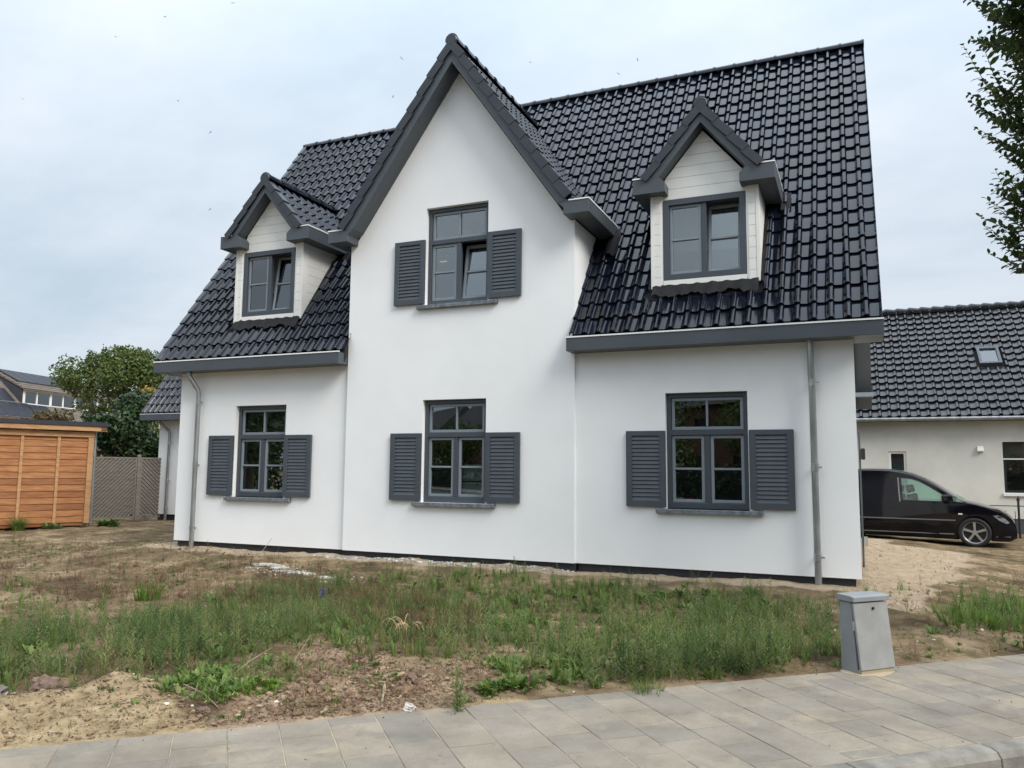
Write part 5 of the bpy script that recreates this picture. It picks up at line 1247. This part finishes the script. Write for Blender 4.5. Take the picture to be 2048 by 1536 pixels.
# litter: dry bits lying on the soil
def litter(name, P, m, seed):
    rs = np.random.default_rng(seed); n = len(P); z = ground(P[:, 0], P[:, 1]); a = rs.random(n)*6.28; l = .005+.020*rs.random(n)**2; w = .0015+.0035*rs.random(n); ti = rs.normal(size=n)*.35
    d = np.c_[np.cos(a), np.sin(a), ti]; s_ = np.c_[-np.sin(a), np.cos(a), rs.normal(size=n)*.4]*w[:, None]; c = np.c_[P, z+.004+.006*rs.random(n)]; e = d*l[:, None]
    V = np.stack([c-e-s_, c-e+s_, c+e*.9+s_*.6, c+e*.9-s_*.6], 1).reshape(-1, 3)
    return npmesh(name, V, F4=np.arange(n*4).reshape(-1, 4), m=m, attr={'tint': np.repeat(rs.random(n), 4)}, kind='stuff')
q = np.concatenate([rpts(ALL, 16000, .3, 61), rpts(DIRT, 6000, .3, 62), rpts(PILE, 1500, .2, 63), rpts(SANDR, 900, .2, 64), rpts([(2.5, -6.5), (8, -6.5), (11, -3.6), (11, -1.5), (4, -1.5)], 9000, .3, 65)])
litter('plant_litter', q, attrmat('plant_litter', 'tint', [(0, (.05, .028, .018)), (.5, (.13, .078, .046)), (.85, (.26, .18, .10)), (1, (.42, .33, .21))], .9), 66)
# single plants that stand out
def plant(name, x, y, h, protos, n, rad, m, seed, label, cat='plant', tintv=None):
    rs = np.random.default_rng(seed); VV = []; F4 = []; F3 = []; tt = []; off = 0; z = gz1(x, y)
    for k in range(n):
        V, F = protos[rs.integers(len(protos))]; a = rs.random()*6.28; c, s = np.cos(a), np.sin(a); hk = h*(.65+.45*rs.random()); r = rad*math.sqrt(rs.random()); a2 = rs.random()*6.28
        X = V*hk; X = np.c_[X[:, 0]*c-X[:, 1]*s, X[:, 0]*s+X[:, 1]*c, X[:, 2]]; X[:, 0] += np.cos(a2)*r*(1+X[:, 2]/h*.5); X[:, 1] += np.sin(a2)*r*(1+X[:, 2]/h*.5)
        VV.append(X+np.array([x, y, z-.01])); tt.append(np.full(len(V), np.clip(.5+.2*rs.normal(), 0, 1)))
        for f in F:
            u = []
            for i in f:
                if i+off not in u: u.append(i+off)
            (F4 if len(u) == 4 else F3).append(u)
        off += len(V)
    return npmesh(name, np.concatenate(VV), F3=F3 or None, F4=F4 or None, m=m, attr={'tint': np.concatenate(tt)}, label=label, cat=cat)
m_bright = attrmat('fresh_green', 'tint', [(0, (.07, .14, .015)), (1, (.16, .26, .035))], .6, .3)
plant('fern_like_weed', 3.63, -3.85, .34, gra, 10, .12, m_bright, 1, 'bright yellow green bushy weed left of the white rubble, below left window')
plant('feathery_weed', 8.83, -6.02, .55, mug, 5, .035, m_mug, 2, 'single tall feathery weed standing by the pavement edge in front of the middle')
plant('grass_clump', 12.25, -1.55, .26, gra, 16, .28, m_bright, 3, 'fresh bright green grass clump at right, behind the grey cabinet')
plant('grass_clump', 9.85, -5.02, .24, gra, 14, .10, m_gra, 4, 'spreading grass clump hanging over the pavement edge left of the brown clod')
plant('tall_grass', -7.25, 2.2, .62, gra2, 26, .10, m_gra, 5, 'tall green grass plant standing against the orange shed')
plant('grey_shrub', -7.05, 2.95, .28, lea, 14, .12, m_mug, 6, 'small grey green bushy plant at the foot of the orange shed')
plant('fence_weed', -6.75, 4.3, .36, lea, 14, .16, m_lea, 7, 'leafy green weed growing before the lattice fence')
plant('sand_weed', 9.40, -.80, .26, mug, 3, .05, m_mug, 8, 'thin sparse weed on the sand strip below the right hand window')
plant('sand_weed', 7.55, -.82, .20, mug, 3, .04, m_mug, 9, 'thin dark weed on the sand strip at the right corner of the centre gable')
plant('leafy_bush', 10.1, -.95, .2, lea, 8, .08, m_lea, 12, 'low green leafy weed on the sand between right window and downpipe')
fl = plant('flower_stem', 6.15, -3.92, .30, mug, 2, .03, m_mug, 10, 'weed with a single violet blue flower spike left of the dry curled grass')
m_vio = mat('violet_petal', (.06, .05, .20), .6); b = MB(); rr = random.Random(3); z0 = gz1(6.15, -3.92)
for k in range(15): b.obox((6.15+rr.uniform(-.022, .022), -3.92+rr.uniform(-.022, .022), z0+.24+k*.0055), (math.cos(k), math.sin(k), .3), (-math.sin(k), math.cos(k), 0), (0, 0, 1), (.010, .008, .004))
b.build('flower', m_vio, fl)
b = MB(); rr = random.Random(9); z0 = gz1(7.43, -4.35)
for k in range(16):
    a = rr.uniform(0, 6.28); l = rr.uniform(.12, .24); c = Vector((7.43+rr.uniform(-.08, .08), -4.38+rr.uniform(-.06, .06), z0+.02)); d = Vector((math.cos(a), math.sin(a), 0))
    b.tube([c+d*l*.5*(1-math.cos(t*2.6))*.9+Vector((0, 0, math.sin(t*2.6)*l*.75+.03)) for t in (0, .2, .4, .6, .8, 1)], .0032, 4)
b.build('dry_grass_clump', mat('straw', (.48, .35, .19), .8), label='curled straw coloured dry grass clump amid the green weeds in the middle', cat='dry grass')
# ---------------------------------------------------------------- stones, clods, sticks, rubble
m_clod = mat('earth_clod', (.20, .135, .095), .95, var=1, vscale=14, col2=(.11, .07, .05), bump=.8, bscale=40)
m_stone = mat('reddish_stone', (.20, .13, .105), .85, var=.5, vscale=20, bump=.5, bscale=50); m_wstone = mat('pale_stone', (.52, .48, .43), .9, var=.4, vscale=20)
def stone(name, x, y, r, m, label, cat, sc=(1, 1, .7), seed=0, amp=.35, group=None):
    o = lump(name, (x, y, gz1(x, y)+r*sc[2]*.35), r, m, None, sc, seed, 3, amp); return setp(o, label, cat, group)
stone('stone', 7.53, -7.42, .055, m_stone, 'dark reddish stone lying on the sand pile just above the pavement edge', 'stone', (1.1, .8, .75), 1)
stone('stone', 7.24, -7.52, .035, m_stone, 'small flat stone left of the reddish stone at the pavement edge', 'stone', (1.3, .9, .6), 2)
stone('earth_clod', 6.16, -7.0, .10, m_clod, 'rounded brown earth clod at the lower left beside green weeds', 'clod', (1.2, .9, .7), 3)
stone('earth_clod', 5.85, -7.25, .15, mat('grey_clod', (.16, .14, .125), .95, var=.5, vscale=12, bump=.8, bscale=40), 'large grey earth clod at the left picture edge', 'clod', (1.6, .8, .5), 4)
stone('earth_clod', 10.92, -4.05, .085, m_clod, 'lumpy dark brown clod left of the grey cabinet', 'clod', (1.1, .9, .9), 5, .5)
stone('earth_clod', 10.70, -4.28, .05, m_clod, 'smaller brown clod between the lumpy clod and the pavement', 'clod', (1.3, .9, .7), 6, .5)
stone('stone', 8.52, -6.15, .038, m_wstone, 'white stone on the bare brown soil near the feathery weed', 'stone', (1.2, .9, .8), 7, .5)
stone('stone', 8.30, -5.75, .045, m_clod, 'beige crumbly lump right of the stick on bare soil', 'clod', (1, .9, .8), 8, .5)
stone('stone', 7.86, -7.02, .032, m_stone, 'pinkish stone at the right end of the sand pile', 'stone', (1, .8, .9), 9)
stone('stone', 7.40, -6.83, .038, m_clod, 'grey brown lump on top of the sand pile', 'clod', (1.3, .9, .7), 14)
rr = random.Random(12)
b = MB()
def lumpinto(b, c, r, sc, seed):
    bm = bmesh.new(); bmesh.ops.create_icosphere(bm, subdivisions=1, radius=1); r2 = random.Random(seed); V = []
    for v in bm.verts: k = 1+.5*(r2.random()-.5); V.append((c[0]+v.co.x*sc[0]*r*k, c[1]+v.co.y*sc[1]*r*k, c[2]+v.co.z*sc[2]*r*k))
    F = [tuple(v.index for v in f.verts) for f in bm.faces]; bm.free(); b.add(V, F)
ICO = bmesh.new(); bmesh.ops.create_icosphere(ICO, subdivisions=1, radius=1); IV = np.array([v.co[:] for v in ICO.verts]); IF = np.array([[v.index for v in f.verts] for f in ICO.faces]); ICO.free()
def pebbles(name, P, r, m, seed, flat=.6, lift=.2, **kw):
    rs = np.random.default_rng(seed); n = len(P); z = ground(P[:, 0], P[:, 1]); V = []
    for k in range(n):
        a = rs.random()*6.28; c, s = np.cos(a), np.sin(a); X = IV*(1+.45*(rs.random((len(IV), 1))-.5))*np.array([1, .5+.5*rs.random(), flat*(.5+.7*rs.random())])*r[k]
        V.append(np.c_[X[:, 0]*c-X[:, 1]*s, X[:, 0]*s+X[:, 1]*c, X[:, 2]]+np.array([P[k, 0], P[k, 1], z[k]+r[k]*lift]))
    F = np.concatenate([IF+k*len(IV) for k in range(n)]); return npmesh(name, np.concatenate(V), F3=F, m=m, kind='stuff', attr={'tint': np.repeat(rs.random(n), len(IV))}, **kw)
m_peb = attrmat('mixed_pebbles', 'tint', [(0, (.10, .075, .055)), (.6, (.24, .18, .13)), (.85, (.34, .30, .25)), (1, (.6, .57, .5))], .9)
m_lime = attrmat('lime_rubble', 'tint', [(0, (.50, .46, .38)), (1, (.78, .75, .68))], .9); m_rub = attrmat('plaster_rubble', 'tint', [(0, (.20, .205, .20)), (.6, (.36, .36, .34)), (1, (.75, .74, .70))], .9)
q = np.concatenate([rpts(DIRT, 1500, .35, 1), rpts(PILE, 260, .3, 41), rpts(ALL, 900, .3, 42)]); pebbles('soil_crumbs', q, .004+.036*R_.random(len(q))**7, attrmat('soil_crumb', 'tint', [(0, (.13, .08, .05)), (.7, (.25, .17, .11)), (1, (.36, .27, .18))], .95), 1, flat=.55)
q = np.concatenate([rpts(ALL, 1500, .3, 2), rpts(PILE, 160, .2, 22), rpts(SANDR, 300, .3, 3)]); pebbles('small_stones', q, .004+.014*R_.random(len(q))**3, m_peb, 2)
q = rpts([(3.3, -.36), (7.6, -.34), (7.6, -.12), (3.3, -.1)], 900, .08, 4); pebbles('plaster_rubble', q, .006+.022*R_.random(len(q))**2, m_rub, 3, flat=.5, label='grey and white plaster crumbs along the foot of the centre wall')
LIME = [(3.0, -1.5), (3.0, -1.15), (3.6, -1.3), (4.3, -1.45), (4.35, -1.7), (3.7, -1.8)]
lm_ = []
for k, (x, y, a_, l_, w_, h_) in enumerate([(3.22, -1.30, -.1, .30, .10, .035), (3.98, -1.56, -.15, .36, .12, .04), (3.55, -1.42, .2, .16, .08, .03), (4.55, -1.72, .1, .14, .07, .025)]):
    o_ = lump('lime_heap', (x, y, gz1(x, y)), 1, mat('lime_heap', (.52, .49, .42), .95, var=.45, vscale=18, bump=1.0, bscale=38) if k == 0 else bpy.data.materials['lime_heap'], None, (l_, w_, h_), k, 5, .28)
    o_.rotation_euler[2] = a_; setp(o_, ['left low heap of white lime rubble among the weeds below the left window', 'larger right heap of white lime rubble among the weeds', 'tiny white heap joining the two lime heaps', 'small white rubble spot right of the larger lime heap'][k], 'rubble heap')
q = rpts(LIME, 420, .22, 5); pebbles('white_rubble', q, .004+.014*R_.random(len(q))**3, m_lime, 4, flat=.5, label='flat heap of white rubble on the weedy ground below the left window')
q = np.concatenate([rpts(ALL, 90, .1, 6), rpts([(4.3, -1.6), (5.4, -1.5), (5.4, -2.0), (4.4, -2.0)], 40, .1, 7)]); pebbles('white_chips', q, .008+.014*R_.random(len(q)), m_lime, 5)
m_stick = mat('bleached_stick', (.42, .33, .23), .85, var=.3, vscale=12); m_stick2 = mat('brown_stick', (.23, .16, .11), .9)
def stick(label, pts, r, m=m_stick, forks=()):
    P = [(x, y, gz1(x, y)+dz) for x, y, dz in pts]; b = MB().tube(P, [r*(1-.5*k/len(P)) for k in range(len(P))], 6)
    for f in forks: b.tube([(x, y, gz1(x, y)+dz) for x, y, dz in f], r*.5, 5)
    return setp(b.build('stick', m), label, 'stick')
stick('pale forked branch lying right of the grey cabinet', [(11.62, -3.62, .01), (11.72, -3.50, .015), (11.86, -3.36, .06), (11.95, -3.18, .14)], .011, forks=[[(11.80, -3.42, .03), (11.90, -3.42, .01)], [(11.66, -3.55, .012), (11.78, -3.38, .05)]])
stick('short crooked stick on the bare brown soil', [(8.18, -5.92, .015), (8.24, -6.02, .012), (8.30, -6.14, .012)], .012)
stick('thin brown twigs on top of the sand pile', [(6.95, -6.55, .03), (7.2, -6.62, .03), (7.45, -6.75, .015)], .006, m_stick2, forks=[[(6.98, -6.45, .05), (7.16, -6.66, .02)], [(7.1, -6.5, .03), (7.35, -6.62, .03)]])
stick('straw stalk leaning in the weeds above the sand pile', [(7.0, -6.2, .0), (7.06, -6.02, .10), (7.16, -5.9, .17)], .003, forks=[[(7.05, -6.05, .07), (7.02, -5.95, .15)]])
stick('upright straw stalk standing right of the leaning straw', [(7.35, -5.95, .0), (7.39, -5.86, .12), (7.44, -5.80, .22)], .003)
stick('pale straw stalk on the sand by left wall corner', [(2.6, -.9, .0), (2.7, -.8, .14), (2.78, -.7, .30)], .005)
rs = np.random.default_rng(91); n = 260; tt_ = rs.uniform(-.5, 8.5, n); nn_ = EDGE+.03+1.6*rs.random(n)**1.6; P_ = np.c_[tt_*TD[0]+nn_*ND[0], tt_*TD[1]+nn_*ND[1]]
V = []
for k in range(n):
    a = rs.random()*6.28; c, s = np.cos(a), np.sin(a); r_ = .002+.007*rs.random()**3; X = IV*(1+.45*(rs.random((len(IV), 1))-.5))*np.array([1, .6, .45])*r_
    V.append(np.c_[X[:, 0]*c-X[:, 1]*s, X[:, 0]*s+X[:, 1]*c, X[:, 2]]+np.array([P_[k, 0], P_[k, 1], ZT+r_*.3]))
npmesh('pavement_grit', np.concatenate(V), F3=np.concatenate([IF+k*len(IV) for k in range(n)]), m=m_peb, kind='stuff', attr={'tint': np.repeat(rs.random(n), len(IV))})
# ---------------------------------------------------------------- birds high up
bme = MB().add([(0, .10, 0), (.03, 0, .02), (0, -.14, 0), (-.03, 0, .02), (0, 0, -.03)], [(0, 1, 3), (1, 2, 3), (0, 4, 1), (1, 4, 2), (2, 4, 3), (3, 4, 0)]).add([(.02, .04, .02), (.02, -.05, .02), (.20, .0, .075), (.20, .05, .075), (.40, -.05, .01)], [(0, 1, 2, 3), (3, 2, 4)]).add([(-.02, .04, .02), (-.02, -.05, .02), (-.20, .0, .075), (-.20, .05, .075), (-.40, -.05, .01)], [(1, 0, 3, 2), (2, 3, 4)])
bm_, _c = bme.mesh('bird', mat('bird_feathers', (.05, .05, .055), .8), center=False)
BIRDS = [((-35.44, 30.69, 34.94), 'dark bird flying near the top edge, second highest on the left'), ((-38.87, 29.38, 33.41), 'bird with spread wings below and left of the highest left bird'), ((-45.49, 27.06, 28.71), 'bird flying at the far left of the sky'), ((-34.75, 31.72, 28.66), 'small bird flying in the sky midway between left edge and gable'), ((-32.59, 32.93, 26.32), 'bird flying above the left dormer'), ((-19.2, 38.06, 31.99), 'small dark bird just left of the gable top'), ((-19.88, 38.1, 29.1), 'small bird left of the gable, the lower of the pair there'), ((-10.29, 41.94, 31.77), 'bird flying right of the gable top'), ((-2.89, 45.12, 32.03), 'tiny bird high above the ridge, right of the bird near gable'), ((-4.24, 44.66, 30.97), 'tiny bird just above the main roof ridge in the middle'), ((-32.82, 33.5, 20.56), 'faint lowest bird, left of the centre gable slope'), ((-30.69, 32.6, 36.0), 'bird at the very top edge of the picture')]
for k, (p, l) in enumerate(BIRDS): inst('bird', bm_, Matrix.Translation(p) @ Matrix.Rotation(rng.uniform(0, 6.28), 4, 'Z') @ Matrix.Rotation(rng.uniform(-.5, .5), 4, 'Y') @ Matrix.Scale(.62, 4), None, label=l, cat='bird', group='birds in the sky')
# ---------------------------------------------------------------- houses across the street (seen only as reflections)
m_rbrick = mat('red_brown_brick', (.16, .075, .05), .9, var=.4, vscale=5); m_droof = mat('dark_pantiles', (.05, .042, .04), .7, var=.3, vscale=3)
for k in range(8):
    t0 = -88+k*15.5; n0 = KERB+18
    F_ = Frame((t0*TD[0]+n0*ND[0], t0*TD[1]+n0*ND[1], -.28), (TD[0], TD[1])); G = F_.M() @ Matrix.Scale(-1, 4, (0, 1, 0))
    h_ = empty('brick_house', F_.o, 'brown brick house across the street, number %s in the row from the west end' % ['one', 'two', 'three', 'four', 'five', 'six', 'seven', 'eight'][k], 'house', 'houses across the street')
    wh = [rect(1+3.6*i, 2.6+3.6*i, 1, 2.5) for i in range(3)] + [rect(1+3.6*i, 2.6+3.6*i, 3.6, 4.8) for i in range(3)]
    MB().prism(rect(0, 11.5, 0, 5.6), wh, 0, .3, fx).build('wall', m_rbrick, h_, world=G); MB().box(0, 11.5, .301, 8, 0, 5.59).build('core', m_inner, h_, world=G)
    for w_ in wh: MB().box(w_[0][0]+.002, w_[1][0]-.002, .1, .16, w_[0][1]+.002, w_[2][1]-.002).build('window', m_black, h_, world=G)
    MB().prism([(-.4, 5.55), (4, 9.4), (8.4, 5.55)], [], -.3, 11.8, gy).build('roof', m_droof, h_, world=G)
for k in range(15):
    t0 = -76+k*7.7+rs_.uniform(-1, 1); n0 = KERB+13.5; x, y = t0*TD[0]+n0*ND[0], t0*TD[1]+n0*ND[1]
    bl = [(x+rs_.uniform(-1.3, 1.3), y+rs_.uniform(-1.3, 1.3), 3.6+rs_.uniform(-1.6, 2.2), rs_.uniform(.9, 1.4)) for q in range(11)]
    tree('added_roadside_tree', (x, y, -.3), bl, 2200, .14, m_leafA, 50+k, 'unseen green tree across the street, added for reflections', 'tree', .16, group='trees across the street')  # unseen trees, added only for what the panes and van reflect
for k, (x, y) in enumerate([(-13, -17), (-17, -22), (-10.5, -13.5), (-22, -26), (-26, -19), (-19, -13)]):
    bl = [(x+rs_.uniform(-1.6, 1.6), y+rs_.uniform(-1.6, 1.6), 2.6+rs_.uniform(-1.9, 3.0), rs_.uniform(1.0, 1.5)) for q in range(14)]
    tree('garden_tree', (x, y, -.3), bl, 2600, .14, m_leafB, 80+k, 'unseen dark tree left of the picture, added to darken window reflections', 'tree', .16, group='trees left of the picture')  # unseen trees, added to keep the left window's reflection dark
hg_ = foliage([(tt*TD[0]+(KERB+11.2)*ND[0], tt*TD[1]+(KERB+11.2)*ND[1], .75, 1.05, .9) for tt in np.arange(-80, 45, 1.0)], 26000, .10, 77)
hd = empty('hedge', tn(-10, KERB+11.2, -.28), 'long unseen green hedge across the street, added to darken window reflections', 'hedge')  # unseen hedge, added to cover the lawn in the window reflections
npmesh('foliage', hg_[0], F4=hg_[1], m=m_leafB, parent=hd, attr={'tint': hg_[2]})
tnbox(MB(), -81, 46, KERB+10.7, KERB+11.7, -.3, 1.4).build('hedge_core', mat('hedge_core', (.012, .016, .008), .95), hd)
print('OBJ', len(bpy.data.objects))
